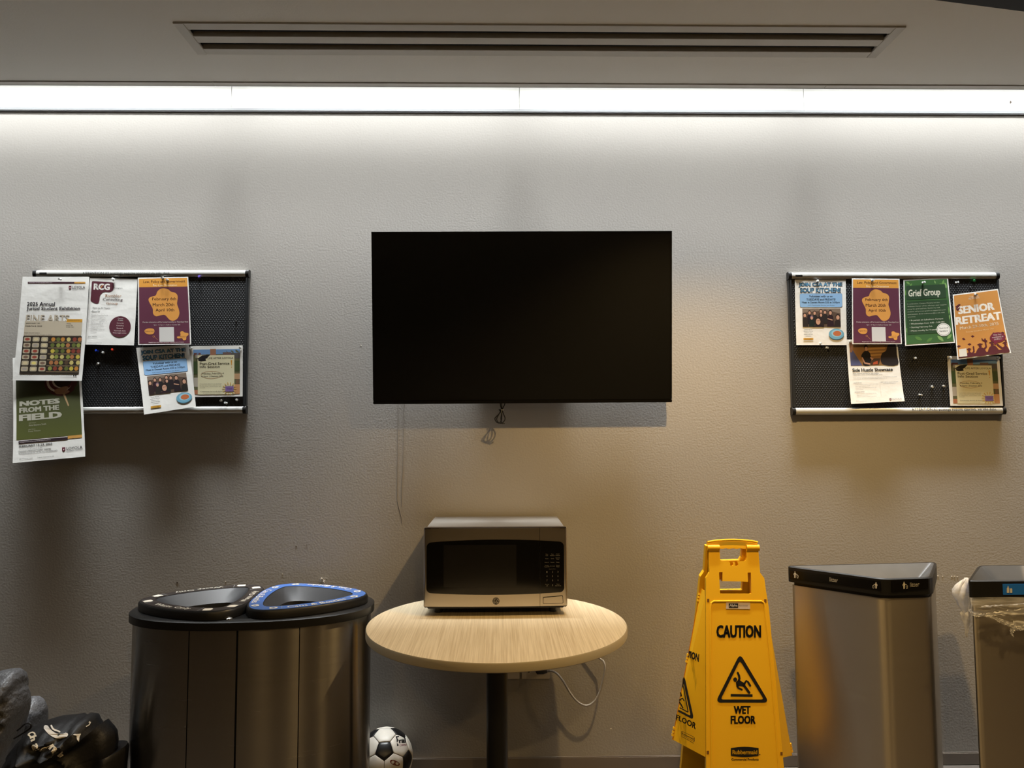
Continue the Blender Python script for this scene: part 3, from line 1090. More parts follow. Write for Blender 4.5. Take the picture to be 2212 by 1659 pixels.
def postgrad(s):
    s.rect('photo_print', .06, .07, .945, .945, (96, 96, 66), 9)
    s.rect('photo_print', .06, .07, .945, .165, (112, 150, 194), 5)
    for a, b_, v0, v1, c in ((.07, .2, .135, .19, (110, 70, 62)), (.38, .49, .06, .2, (158, 112, 86)), (.62, .78, .13, .2, (112, 90, 84)), (.78, .945, .145, .25, (88, 84, 80)), (.1, .3, .17, .23, (150, 142, 130)),
                           (.06, .14, .62, .80, (178, 170, 156)), (.06, .14, .86, .945, (176, 116, 84)), (.84, .945, .30, .5, (70, 84, 50)), (.84, .945, .55, .66, (186, 150, 112)), (.84, .945, .76, .945, (200, 148, 104)), (.06, .14, .3, .55, (64, 82, 46))):
        s.rect('photo_print', a, v0, b_, v1, c, 2)
    s.ell('photo_print', .90, .71, .035, .05, (120, 92, 70), 12)
    s.rect('cream_card', .14, .185, .84, .952, (220, 214, 178), 7)
    s.poly('cap_print', [(.115, .262), (.225, .188), (.385, .172), (.31, .25)], K)
    s.poly('cap_print', [(.15, .262), (.29, .25), (.30, .295), (.2, .305), (.155, .29)], K)
    s.poly('cap_print', stroke([(.13, .258), (.125, .30)], .008), K)
    s.text('lettering', 'LIFE AFTER LOYOLA', .333, .82, .226, .262, (60, 56, 52), .004)
    s.text('headline', 'Post-Grad Service', .18, .745, .322, .375, (34, 32, 30), .012)
    s.text('headline', 'Info Session', .18, .56, .385, .434, (34, 32, 30), .012)
    s.poly('accent_print', [(.77, .29), (.80, .285), (.795, .385), (.782, .39)], (206, 150, 60))
    s.ell('accent_print', .787, .425, .008, .012, (206, 150, 60), 8)
    s.poly('accent_print', ellipse(.40, .57, .2, .074, 30), (170, 120, 84), [ellipse(.40, .57, .195, .068, 30)])
    s.text('lettering', 'Tuesday, February 4', .21, .635, .526, .565, (50, 46, 42), .008)
    s.text('lettering', '4-5pm | Damen 232', .205, .625, .582, .618, (50, 46, 42), .008)
    s.lines('lettering', ['Come learn about post-graduate', 'service and the benefits it brings', 'to individuals, communities, and', 'yourself.'], .175, .736, .026, .016, (92, 88, 76), .42)
    s.text('lettering', 'Community Service & Action', .19, .62, .884, .904, (66, 62, 56), .006)
    s.text('lettering', 'at Loyola University Chicago', .24, .57, .917, .931, (84, 80, 72))
    for k in range(14):
        a = 2 * PI * k / 14
        s.poly('sun_print', stroke([(.742 + .085 * math.cos(a), .845 + .08 * math.sin(a)), (.742 + .135 * math.cos(a), .845 + .125 * math.sin(a))], .013), (206, 164, 84))
    s.rect('purple_label', .668, .795, .825, .9, (128, 102, 158), 2)
    s.text('sun_print', 'Refreshments', .69, .805, .825, .842, (70, 50, 100))
    s.text('sun_print', 'provided', .705, .79, .852, .868, (70, 50, 100))


def hustle(s):
    s.rect('photo_print', .055, .045, .965, .41, (142, 104, 62), 7)
    for k in range(4):
        s.poly('photo_print', [(.36, .09 + k * .05), (.75, .075 + k * .05), (.75, .10 + k * .05), (.36, .115 + k * .05)], (186, 142, 84))
    s.poly('photo_print', [(.056, .14), (.10, .15), (.17, .25), (.28, .408), (.056, .408)], (84, 88, 128))
    s.poly('photo_print', [(.056, .05), (.11, .05), (.12, .13), (.10, .2), (.056, .2)], (150, 110, 86))
    s.poly('photo_print', catmull([(.27, .26), (.33, .19), (.40, .18), (.45, .23), (.46, .36), (.44, .408), (.30, .408), (.31, .32)], 3), (26, 25, 28))
    s.ell('photo_print', .375, .13, .038, .045, (30, 26, 26), 14)
    s.ell('photo_print', .378, .145, .03, .036, (188, 142, 116), 14)
    s.poly('photo_print', stroke([(.29, .29), (.33, .37), (.43, .39)], .025), (188, 142, 116))
    s.poly('photo_print', stroke([(.45, .29), (.52, .33)], .022), (188, 142, 116))
    s.poly('photo_print', [(.44, .35), (.52, .30), (.64, .30), (.60, .40), (.44, .408)], (70, 52, 38))
    s.poly('photo_print', [(.50, .36), (.58, .34), (.58, .39), (.48, .40)], (176, 80, 48))
    s.poly('photo_print', catmull([(.70, .408), (.64, .32), (.68, .22), (.76, .18), (.80, .10), (.87, .07), (.964, .09), (.964, .25), (.964, .408)], 3), (38, 32, 34))
    s.text('headline', 'Side Hustle Showcase', .08, .855, .452, .506, (22, 20, 20), .03)
    s.text('lettering', 'Think Science Fair-but for side hustles.', .08, .59, .525, .543, (50, 48, 48), .01)
    s.text('lettering', 'TUESDAY, MARCH 18 | 4:30 - 6:30 PM | DAMEN STUDENT CENTER', .08, .65, .552, .566, (96, 92, 92))
    s.lines('lettering', ['Hustle students in showcase, sell and share their businesses with the campus community,', 'receive feedback. We invite you to explore student ventures with us.'], .08, .59, .022, .013, (110, 106, 104), .84)
    s.text('lettering', "WHAT'S THE DEAL:", .08, .245, .673, .686, (40, 38, 38), .012)
    s.lines('lettering', ['Visibility: Show your product or service to your campus', 'Prizes: Awards totaling up to $1000', 'Business Opportunity: Meet business partners and', 'mentors in person'], .115, .70, .027, .012, (104, 100, 98), .44)
    s.text('lettering', 'IMPORTANT DETAILS:', .09, .28, .815, .828, (40, 38, 38), .012)
    s.lines('lettering', ['Open to all current students at the university', 'Applications are now open', 'Application deadline is Tuesday, February 25'], .12, .845, .024, .011, (104, 100, 98), .38)
    s.text('lettering', 'APPLY NOW for a chance to be one of', .60, .93, .675, .688, (60, 58, 58), .006)
    s.text('lettering', 'the 25 featured businesses', .65, .88, .697, .709, (80, 78, 78))
    s.poly('lettering', stroke([(.585, .68), (.583, .91)], .003), (196, 190, 186))
    s.text('lettering', 'Questions?', .10, .16, .945, .955, (120, 116, 116))
    s.text('lettering', 'Email business@luc.edu', .10, .30, .96, .97, (120, 116, 116))
    loyola(s, .73, .95, .942, .975, (150, 144, 142))


def grief(s):
    s.rect('green_field', .025, .02, .975, .98, (58, 96, 50), 9)
    for (u, v, a, l) in ((.10, .05, .6, .10), (.16, .09, 2.2, .08), (.88, .06, 2.0, .12), (.93, .12, 1.4, .12), (.84, .1, .4, .1), (.06, .78, 1.2, .14), (.28, .9, .5, .16), (.5, .93, 2.6, .14), (.72, .92, .8, .16), (.93, .5, 1.6, .16), (.95, .62, 2.1, .14), (.05, .2, 1.7, .12), (.9, .9, 2.4, .13), (.7, .06, 1.3, .07)):
        du, dv = math.cos(a) * l, math.sin(a) * l * .75
        nu, nv = -math.sin(a) * l * .22, math.cos(a) * l * .16
        u = min(max(u, .04 + abs(du) * .5), .96 - abs(du) * .5)
        v = min(max(v, .035 + abs(dv) * .5), .965 - abs(dv) * .5)
        s.poly('leaf_print', catmull([(u - du / 2, v - dv / 2), (u + nu, v + nv), (u + du / 2, v + dv / 2), (u - nu, v - nv)], 3), random.choice([(104, 146, 74), (84, 124, 60), (122, 158, 92)]))
    s.poly('dark_panel', rrect(.055, .10, .92, .31, .02, .015), (42, 66, 42))
    s.poly('dark_panel', rrect(.055, .335, .935, .835, .02, .015), (42, 68, 40))
    c = (226, 224, 204)
    s.text('headline', 'Grief Group', .10, .80, .158, .295, c, .03)
    s.lines('lettering', ['In celebration, Campus Ministry and the', 'Wellness Center will be offering a peer support', 'group for grief and loss. Guided by staff,', 'students will process grief in a supportive peer', 'environment. Email wellcenter@luc.edu with', 'questions.'],
            .075, .365, .039, .022, (176, 182, 160), .835)
    s.lines('bullet_lettering', ['\u2022 In person on Lakeshore Campus', '\u2022 Wednesdays from 4:00 - 5:00 PM', '\u2022 Starting February 5th', '\u2022 Meets weekly for 9 weeks'], .11, .61, .053, .03, (224, 226, 206), .72, .01)
    s.ell('round_label', .80, .79, .142, .098, (232, 230, 222), 34)
    s.poly('round_label', ellipse(.80, .79, .128, .088, 34), (70, 74, 66), [ellipse(.80, .79, .121, .083, 34)])
    s.text('round_label', 'Open to all', .705, .895, .752, .782, (74, 76, 70), .006)
    s.text('round_label', 'Ramblers!', .715, .885, .797, .823, (74, 76, 70), .006)


def senior(s):
    s.rect('orange_field', .022, .018, .978, .982, (196, 136, 68), 9)
    w = (240, 232, 220)
    s.text('lettering', 'LUC CAMPUS MINISTRY', .35, .55, .062, .075, w)
    s.text('lettering', 'RETREATS', .335, .565, .082, .108, w, .01)
    s.text('headline', 'SENIOR', .09, .855, .195, .315, w, .05)
    s.text('headline', 'RETREAT', .025, .965, .352, .472, w, .05)
    s.text('lettering', 'March 29-30th, 2025', .10, .88, .505, .558, (238, 222, 196), .01)
    s.text('lettering', 'Priority Deadline: March 14th', .22, .77, .588, .616, (222, 188, 140))
    d = (84, 32, 38)
    s.poly('cap_print', [(.04, .19), (.12, .155), (.155, .17), (.075, .225)], d)
    s.poly('cap_print', [(.05, .21), (.085, .228), (.13, .20), (.13, .23), (.085, .262), (.055, .245)], d)
    for (u, v, a) in ((.34, .675, .2), (.16, .70, .5), (.52, .74, 1.2), (.26, .79, .1), (.75, .675, -.3), (.93, .68, .4), (.05, .80, 0), (.95, .80, .9)):
        lp_ = [(u + .04 * math.cos(a), v + .02 * math.sin(a)), (u + .012 * math.cos(a + 1.57), v + .02), (u - .04 * math.cos(a), v - .02 * math.sin(a)), (u, v - .018)]
        s.poly(('cap_print', round(u * 100)), lp_, d)
    # graduates along the bottom
    s.poly('graduates_print', [(.023, .962), (.2, .93), (.5, .94), (.8, .93), (.977, .94), (.977, .981), (.023, .981)], d)
    for (u, v, k, arm) in ((.24, .885, .9, 1), (.46, .84, 1.1, 2), (.69, .835, 1.15, 0), (.93, .86, 1.0, -1)):
        top = v - .035 * k
        s.ell('graduates_print', u, v, .026 * k, .022 * k, d, 12)
        s.poly('graduates_print', [(u - .055 * k, top + .01), (u, top - .008), (min(.976, u + .055 * k), top + .01), (u, top + .026)], d)
        s.poly('graduates_print', catmull([(u - .09 * k, .98), (u - .06 * k, v + .045), (u, v + .02), (min(.96, u + .06 * k), v + .045), (min(.976, u + .09 * k), .98)], 3), d)
        if arm > 0:
            s.poly('graduates_print', stroke([(u + .05 * k, v + .06), (u + .10 * k, v + .02), (u + .10 * k, v - .05 * arm)], .03), d)
        if arm < 0:
            s.poly('graduates_print', stroke([(u - .05 * k, v + .06), (u - .10 * k, v + .03), (u - .15 * k, v - .02)], .03), d)
    s.poly('graduates_print', stroke([(.53, .755), (.60, .775)], .022), d)
    s.ell('speech_bubble', .815, .74, .15, .078, (112, 34, 52), 30)
    s.poly('speech_bubble', [(.72, .785), (.80, .80), (.735, .86)], (112, 34, 52))
    for t, v, w2 in (('One last', .695, .16), ('weekend at', .73, .22), ('LURSC!', .765, .15)):
        s.text('speech_lettering', t, .815 - w2 / 2, .815 + w2 / 2, v - .012, v + .013, (240, 226, 222), .02)
    s.rect('blank_label', .04, .845, .19, .965, (214, 208, 196), 2)


b0 = -0.0225
sheets = [
    ('notes_poster', 'olive NOTES FROM THE FIELD poster hanging below the left board', ((28, 773), (172, 762), (189.6, 986), (33.6, 1000)), (b0, b0, -.050, -.052), .012, notes),
    ('exhibition_poster', 'tall white 2025 juried student exhibition poster with fruit photo', ((49.8, 598), (193.6, 598), (180.9, 823), (31.6, 822)), (-.036, -.030, -.034, -.036), .008, juried),
    ('consulting_poster', 'white consulting group poster with maroon corner and round maroon disc', ((194.9, 600), (297.3, 602.5), (291.7, 746.6), (185.6, 744.6)), (b0, b0, b0 - .004, b0 - .004), .004, rcg),
    ('soup_kitchen_poster', 'tilted soup kitchen volunteer poster at the foot of the left board', ((294.3, 751.3), (408.7, 745), (425.2, 878.3), (314.2, 895.7)), (b0, b0, -.040, -.044), .006, csa),
    ('law_poster', 'maroon and orange law and policy poster on the left board', ((298.5, 600), (407, 598), (414.6, 744.5), (300, 745.5)), (b0 - .004, b0 - .004, b0 - .010, b0 - .010), .004, law),
    ('service_poster', 'post-grad service info poster pinned low on the left board', ((411, 748), (524.6, 746), (525.2, 856.6), (412.5, 858)), (b0, b0, b0, b0), .002, postgrad),
    ('soup_kitchen_poster', 'upright soup kitchen volunteer poster at top of the right board', ((1716.5, 604.2), (1826.5, 603.8), (1828, 745.8), (1719, 745.8)), (b0, b0, b0, b0), .003, csa),
    ('side_hustle_poster', 'white Side Hustle Showcase flyer with curled bottom edge', ((1827.8, 733.5), (1936.8, 734), (1950, 867), (1834.7, 873)), (b0, b0, -.034, -.030), .010, hustle),
    ('law_poster', 'maroon and orange law and policy poster on the right board', ((1839.4, 601.5), (1942.5, 602.4), (1946.4, 743.7), (1839.6, 743.7)), (b0 - .004, b0 - .004, b0 - .009, b0 - .009), .004, law),
    ('grief_group_poster', 'green Grief Group poster on the right board', ((1951, 604), (2047.3, 599.5), (2059.6, 741.2), (1952.6, 748)), (b0, b0 - .002, b0 - .006, b0 - .004), .006, grief),
    ('service_poster', 'post-grad service info poster pinned low on the right board', ((2045.4, 769), (2157.5, 770), (2165.3, 877), (2051, 877)), (b0, b0, b0, b0), .002, postgrad),
    ('senior_retreat_poster', 'tilted orange SENIOR RETREAT poster overhanging the right board', ((2057.5, 636.6), (2155, 624.3), (2179.7, 763), (2064.3, 777.5)), (b0 - .006, b0 - .006, -.040, -.034), .008, senior),
]
for i, (nm, lb, cor, dep, cur, fn) in enumerate(sheets):
    s = Sheet(nm, lb, cor, dep, cur, 'posters pinned to the notice boards', seed=i * 1.7)
    fn(s)
    s.finish()

# ================================================================== PUSH PINS
M_pin = mat('clear_pin', (226, 228, 226), rough=0.12, trans=0.35, spec=0.7)
PINC = {'clear': M_pin, 'blue': mat('blue_pin', (40, 70, 190), rough=0.2), 'red': mat('red_pin', (200, 60, 40), rough=0.2),
        'purple': mat('purple_pin', (96, 80, 170), rough=0.2), 'green': mat('green_pin', (70, 190, 110), rough=0.2), 'dark': mat('dark_pin', (60, 60, 60), rough=0.3)}
M_needle = mat('pin_needle', (200, 200, 200), rough=0.2, metal=1.0)
pins = [(131, 603, .040, 'clear', 'at the top of the tall exhibition poster'), (245, 604, .028, 'clear', 'at the top of the consulting group poster'),
        (352, 600, .030, 'clear', 'left of two at the top of the left law poster'), (362, 605, .030, 'clear', 'right of two at the top of the left law poster'),
        (431, 599, .0225, 'purple', 'near the top rail of the left board'), (212, 758, .0225, 'blue', 'below the consulting group poster'),
        (224, 762, .0225, 'clear', 'between the blue and the red pin'), (244, 756, .0225, 'red', 'below the consulting group poster'),
        (213, 785, .0225, 'clear', 'alone below the blue pin'), (413.5, 752, .026, 'clear', 'at top left corner of the left service poster'),
        (519, 751, .026, 'clear', 'at top right corner of the left service poster'), (478, 865, .0225, 'clear', 'left of three at the foot of the left board'),
        (489.5, 871, .0225, 'clear', 'middle of three at the foot of the left board'), (512, 864, .0225, 'clear', 'right of three at the foot of the left board'),
        (510, 694, .0225, 'dark', 'on the bare mat of the left board'),
        (1766, 608, .026, 'clear', 'at the top of the upright soup kitchen poster'), (1771, 742.5, .026, 'clear', 'at the foot of the upright soup kitchen poster'),
        (1785, 751, .0225, 'clear', 'just below the upright soup kitchen poster'), (1884, 606, .030, 'clear', 'at the top of the right law poster'),
        (1835.5, 738, .026, 'clear', 'at top left of the side hustle flyer'), (1993, 611, .028, 'clear', 'at the top of the green poster'),
        (2065, 611, .0225, 'clear', 'right of the green poster near the rail'), (2104, 606, .0225, 'green', 'below the top rail of the right board'),
        (2096, 621, .0225, 'dark', 'above the orange poster'), (2106, 636, .032, 'clear', 'at the top of the orange poster'),
        (1976, 774, .0225, 'clear', 'below the green poster'), (2013, 835, .0225, 'clear', 'left of a pair beside the right service poster'),
        (2038, 834, .0225, 'clear', 'right of a pair beside the right service poster'), (1986, 853, .0225, 'clear', 'lowest on the mat of the right board'),
        (2049.5, 773, .026, 'clear', 'at top left corner of the right service poster'), (2154, 773, .026, 'clear', 'at top right corner of the right service poster')]
proto = {}
for (x, y, d, c, where) in pins:
    loc = onY(x, y, -d)
    k = 0.6 if c == 'dark' else 1.0
    root = empty('push_pin', loc)
    word = {'clear': 'clear plastic push pin ', 'dark': 'tiny dark push pin '}.get(c, c + ' push pin ')
    tag(root, word + where, 'push pin', 'push pins on the boards')
    if c not in proto:
        mb = MB()
        mb.lathe([(0.0001, 0.0), (0.0052 * k, 0.0), (0.0052 * k, -0.0016), (0.0030 * k, -0.0030), (0.0024 * k, -0.0085 * k), (0.0044 * k, -0.0105 * k), (0.0044 * k, -0.0118 * k), (0.0001, -0.0122 * k)], PINC[c], n=14, axis='y', cap=False)
        o1 = mb.build('pin_head', smooth=True)
        mb = MB()
        mb.lathe([(0.0005, 0.009), (0.0005, 0.0)], M_needle, n=6, axis='y')
        o2 = mb.build('pin_needle')
        proto[c] = (o1.data, o2.data)
    else:
        o1 = bpy.data.objects.new('pin_head', proto[c][0])
        o2 = bpy.data.objects.new('pin_needle', proto[c][1])
        COL.objects.link(o1)
        COL.objects.link(o2)
    for o in (o1, o2):
        o.parent = root
    root.rotation_euler = (rad(random.uniform(-12, 18)), 0, rad(random.uniform(-22, 22)))

# ================================================================== ROUND TABLE
TZ = 0.71
TC = Vector((-0.012, -0.468, 0))
TRAD = 0.452
M_lam = bpy.data.materials.new('laminate_wood')
M_lam.use_nodes = True
nt = M_lam.node_tree
b = nt.nodes['Principled BSDF']
tcn = nt.nodes.new('ShaderNodeTexCoord')
mp = nt.nodes.new('ShaderNodeMapping')
mp.inputs['Rotation'].default_value = (0, 0, rad(12))
mp.inputs['Scale'].default_value = (240, 4.0, 1)
n1 = nt.nodes.new('ShaderNodeTexNoise')
n1.inputs['Scale'].default_value = 1.0
n1.inputs['Detail'].default_value = 5
nt.links.new(tcn.outputs['Object'], mp.inputs[0])
nt.links.new(mp.outputs[0], n1.inputs['Vector'])
mp2 = nt.nodes.new('ShaderNodeMapping')
mp2.inputs['Rotation'].default_value = (0, 0, rad(12))
mp2.inputs['Scale'].default_value = (22, 1.2, 1)
n2 = nt.nodes.new('ShaderNodeTexNoise')
n2.inputs['Scale'].default_value = 1.0
nt.links.new(tcn.outputs['Object'], mp2.inputs[0])
nt.links.new(mp2.outputs[0], n2.inputs['Vector'])
ad = nt.nodes.new('ShaderNodeMath')
ad.operation = 'MULTIPLY_ADD'
nt.links.new(n2.outputs['Fac'], ad.inputs[0])
ad.inputs[1].default_value = 0.22
nt.links.new(n1.outputs['Fac'], ad.inputs[2])
rp = nt.nodes.new('ShaderNodeValToRGB')
rp.color_ramp.elements[0].position = 0.36
rp.color_ramp.elements[0].color = lin((180, 162, 130))
rp.color_ramp.elements[1].position = 0.76
rp.color_ramp.elements[1].color = lin((210, 194, 164))
nt.links.new(ad.outputs[0], rp.inputs[0])
nt.links.new(rp.outputs[0], b.inputs['Base Color'])
b.inputs['Roughness'].default_value = 0.42
M_edge = mat('table_edge_band', (176, 164, 138), rough=0.4)
table = empty('round_table', (TC.x, TC.y, 0))
tag(table, 'round pale wood laminate table on a black pedestal holding the microwave', 'table')
mb = MB()
mb.lathe([(0.0005, TZ - 0.0008), (TRAD - 0.004, TZ - 0.0008), (TRAD - 0.003, TZ)], M_lam, n=96, o=TC, cap=False)
mb.v = [Vector((p.x, p.y, TZ)) for p in mb.v]
mb.build('table_top', table)
mb = MB()
mb.lathe([(0.02, TZ - 0.029), (TRAD - 0.004, TZ - 0.029), (TRAD, TZ - 0.026), (TRAD, TZ - 0.003), (TRAD - 0.002, TZ + 0.0004), (TRAD - 0.0045, TZ - 0.0005)], M_edge, n=96, o=TC, cap=False)
mb.build('edge_band', table, smooth=True)
M_pole = mat('pedestal_black', (20, 20, 20), rough=0.35)
mb = MB()
mb.lathe([(0.037, 0.02), (0.037, TZ - 0.035)], M_pole, n=32, o=TC)
mb.build('column', table, smooth=True)
mb = MB()
mb.lathe([(0.28, 0.0), (0.28, 0.008), (0.26, 0.014), (0.06, 0.028), (0.045, 0.04)], M_pole, n=48, o=TC)
mb.build('base_disc', table, smooth=True)
mb = MB()
for a in range(4):
    R_ = Matrix.Rotation(a * PI / 2 + PI / 4, 3, 'Z')
    mb.box((0, -0.02, TZ - 0.05), (0.25, 0.02, TZ - 0.0295), M_pole, lambda p: TC + R_ @ p)
mb.build('top_bracket', table)

# ================================================================== MICROWAVE
MX0, MX1 = onZ(917.5, 1324, TZ).x, onZ(1224.5, 1324, TZ).x
MYF, MYB = -0.385, -0.03
MZ0 = onY(1070, 1311, MYF).z
MZ1 = onY(1070, 1139, MYF).z
MW, MH = MX1 - MX0, MZ1 - MZ0
mw = empty('microwave_oven', ((MX0 + MX1) / 2, (MYF + MYB) / 2, TZ))
tag(mw, 'stainless steel microwave oven with black glass door on the round table', 'microwave')
mb = MB()
mb.box((MX0 + 0.006, MYF + 0.022, MZ0 + 0.004), (MX1 - 0.006, MYB, MZ1 - 0.001), brushed('microwave_case', (190, 188, 184), 0.38, (3, 60, 60), 0.04, 0.2))
mb.build('case', mw, bevel=0.006)
mb = MB()
mb.box((MX0 + 0.002, MYF + 0.012, MZ0 - 0.004), (MX1 - 0.002, MYF + 0.06, MZ0 + 0.006), M_blackplastic)
mb.box((MX0 + 0.012, MYF + 0.03, MZ0 - 0.012), (MX1 - 0.012, MYB - 0.01, MZ0 + 0.006), M_blackplastic)
mb.build('base_tray', mw, bevel=0.002)
for fx in (MX0 + 0.05, MX1 - 0.05):
    for fy in (MYF + 0.07, MYB - 0.06):
        mb = MB()
        mb.lathe([(0.014, TZ), (0.016, MZ0 - 0.010)], M_blackplastic, n=16, o=(fx, fy, 0))
        mb.build('foot', mw)


def fa(a, bb, y=0.0):
    """front panel: a across, bb down"""
    bow = 0.008 * (1 - (2 * a - 1) ** 2)
    return Vector((MX0 + MW * a, MYF + 0.006 - bow - y, MZ1 - MH * bb))


def front_plate(a0, a1, b0_, b1_, m, name, parent, t=0.024, n=14, rl=0.0, rr=0.0):
    """gently bowed vertical plate with rounded outer edges"""
    mb = MB()
    cols = []
    for i in range(n + 1):
        a = a0 + (a1 - a0) * i / n
        cols.append(a)
    if rl:
        cols = [a0, a0 + .002, a0 + .006, a0 + .014] + cols[1:]
    if rr:
        cols = cols[:-1] + [a1 - .014, a1 - .006, a1 - .002, a1]
    row = []
    for a in cols:
        d = 0.0
        if rl and a - a0 < .015:
            d = -rl * (1 - math.sqrt(max(0, 1 - (1 - (a - a0) / .015) ** 2)))
        if rr and a1 - a < .015:
            d = -rr * (1 - math.sqrt(max(0, 1 - (1 - (a1 - a) / .015) ** 2)))
        row.append((a, d))
    fr = [[fa(a, bb, d) for a, d in row] for bb in (b0_, b1_)]
    bk = [Vector((p.x, MYF + t, p.z)) for p in fr[0]], [Vector((p.x, MYF + t, p.z)) for p in fr[1]]
    k = len(row)
    vs_ = fr[0] + fr[1] + bk[0] + bk[1]
    fs = []
    for i in range(k - 1):
        fs += [(i, i + 1, k + i + 1, k + i), (2 * k + i + 1, 2 * k + i, 3 * k + i, 3 * k + i + 1), (i + 1, i, 2 * k + i, 2 * k + i + 1), (k + i, k + i + 1, 3 * k + i + 1, 3 * k + i)]
    fs += [(0, k, 3 * k, 2 * k), (k - 1, 3 * k - 1, 4 * k - 1, 2 * k - 1)]
    mb.add(vs_, fs, m)
    return mb.build(name, parent, smooth=True, angle=35)


SEAM = .808
door = front_plate(0, SEAM - .0012, 0.012, .995, M_steel_h, 'door', mw, rl=0.010)
panel = front_plate(SEAM + .0012, 1, 0.012, .995, M_steel_h, 'control_panel', mw, rr=0.010)
mb = MB()
mb.box((MX0 + 0.003, MYF + 0.003, MZ1 - 0.0055), (MX1 - 0.003, MYF + 0.03, MZ1 - 0.001), mat('dark_trim', (44, 38, 36), rough=0.3))
mb.build('top_trim', mw, bevel=0.0015)


def glass_top(a):
    return .155 + .042 * (2 * a - 1) ** 2


def glass_bot(a):
    return .847 - .026 * (2 * a - 1) ** 2


def glass(a0, a1, ra0, ra1, name, parent, m=M_blackgloss):
    """black glass band whose top and bottom edges bow; rounded at its outer end"""
    n = 44
    vs_, fs = [], []
    rows = 10
    for i in range(n + 1):
        f_ = i / n
        f_ = 1 - (1 - f_) ** 2 if ra1 else f_ ** 2
        a = a0 + (a1 - a0) * f_
        t, bt = glass_top(a), glass_bot(a)
        cut = 0.0
        R_ = .032
        if ra0 and a - a0 < R_:
            cut = (1 - math.sqrt(max(0, 1 - (1 - (a - a0) / R_) ** 2))) * .055
        if ra1 and a1 - a < R_:
            cut = (1 - math.sqrt(max(0, 1 - (1 - (a1 - a) / R_) ** 2))) * .055
        for j in range(rows + 1):
            vs_.append(fa(a, t + cut + (bt - t - 2 * cut) * j / rows, 0.0016))
    for i in range(n):
        for j in range(rows):
            k = rows + 1
            fs.append((i * k + j, (i + 1) * k + j, (i + 1) * k + j + 1, i * k + j + 1))
    mb = MB()
    mb.add(vs_, fs, m)
    return mb.build(name, parent, smooth=True)


def skew_cols(a0, a1):
    return a0, a1


glass(.021, SEAM - .0012, True, False, 'door_glass', door)
glass(SEAM + .0012, .977, False, True, 'panel_glass', panel)
mb = MB()
n = 10
mb.add([fa(.14 + .505 * i / n, .22 + .53 * j / 4, 0.0022) for j in range(5) for i in range(n + 1)],
       [(j * (n + 1) + i, j * (n + 1) + i + 1, (j + 1) * (n + 1) + i + 1, (j + 1) * (n + 1) + i) for j in range(4) for i in range(n)],
       mat('door_window_mesh', (20, 19, 18), rough=0.2))
mb.build('window', door, smooth=True)
# round emblem: ring, disc and the interlaced monogram
mb = MB()
asp = MW / MH
mb.flat([ellipse(.503, .925, .024, .024 * asp, 32), ellipse(.503, .925, .0205, .0205 * asp, 32)], ink((22, 20, 20)), lambda a, c: fa(a, c, .0014))
mb.flat([ellipse(.503, .925, .0205, .0205 * asp, 32)], ink((186, 178, 164)), lambda a, c: fa(a, c, .0012))
mb.flat([ellipse(.503, .925, .0185, .0185 * asp, 32)], ink((24, 22, 22)), lambda a, c: fa(a, c, .0016))
put_text(mb, 'GE', ink((196, 188, 174)), lambda u, v: fa(.503 - .012 + .024 * u, .925 + (-.010 + .020 * v) * asp, .0022), .01)
for k in range(4):
    t0 = k * PI / 2 + .5
    arc = [(.503 + .016 * math.cos(t0 + j * .2), .925 + .016 * asp * math.sin(t0 + j * .2)) for j in range(5)]
    mb.flat([stroke(arc, .0028)], ink((196, 188, 174)), lambda a, c: fa(a, c, .002))
mb.keep = True
mb.build('emblem', door)
# open button
mb = MB()
ob_ = [(.828, .883), (.968, .866), (.970, .966), (.828, .968)]
mb.flat([round_poly(ob_, .012), round_poly([(.831, .889), (.9645, .873), (.9665, .960), (.831, .962)], .010)], ink((20, 18, 18)), lambda a, c: fa(a, c, .001))
o_btn = mb.build('open_button_gap', panel)
mb = MB()
lpb = round_poly([(.8315, .890), (.964, .874), (.966, .959), (.8315, .961)], .010)
mb.slab([lpb], M_steel_h, lambda a, c: fa(a, c, .003), lambda a, c: fa(a, c, -.004))
mb.build('open_button', panel)
mb = MB()
mb.keep = True
cols = (.857, .896, .934)
kc = ink((128, 124, 116))
rows = [(['Time', 'Cook'], ['Time', 'Defrost'], ['Weight', 'Defrost']), (['Power'], ['Clock'], ['Kitchen', 'Timer']), (['Popcorn'], ['Potato'], ['Pizza']), (['Frozen', 'Vegetable'], ['Beverage'], ['Dinner', 'Plate'])]
for j, rw in enumerate(rows):
    for i, words in enumerate(rw):
        for k, wd in enumerate(words):
            w2 = .0042 * len(wd) / 2
            c0 = .352 + j * .0475 + (k - (len(words) - 1) / 2) * .017
            put_text(mb, wd, kc, lambda u, v: fa(cols[i] - w2 + 2 * w2 * u, c0 - .005 + .011 * v, .0024))
put_text(mb, 'Express Cook', kc, lambda u, v: fa(.872 + .045 * u, .527 + .01 * v, .0024))
for j, rw in enumerate((('1', '2', '3'), ('4', '5', '6'), ('7', '8', '9'))):
    for i, wd in enumerate(rw):
        put_text(mb, wd, kc, lambda u, v: fa(cols[i] - .003 + .006 * u, .556 + j * .054 + .022 * v, .0024))
put_text(mb, '0', kc, lambda u, v: fa(cols[1] - .003 + .006 * u, .722 + .022 * v, .0024))
for i, wds in ((0, ('Cancel', 'Off')), (2, ('Start', 'Add 30 sec'))):
    for k, wd in enumerate(wds):
        w2 = .0042 * len(wd) / 2
        put_text(mb, wd, kc, lambda u, v: fa(cols[i] - w2 + 2 * w2 * u, .716 + k * .02 + .012 * v, .0024))
mb.build('keypad_print', panel)

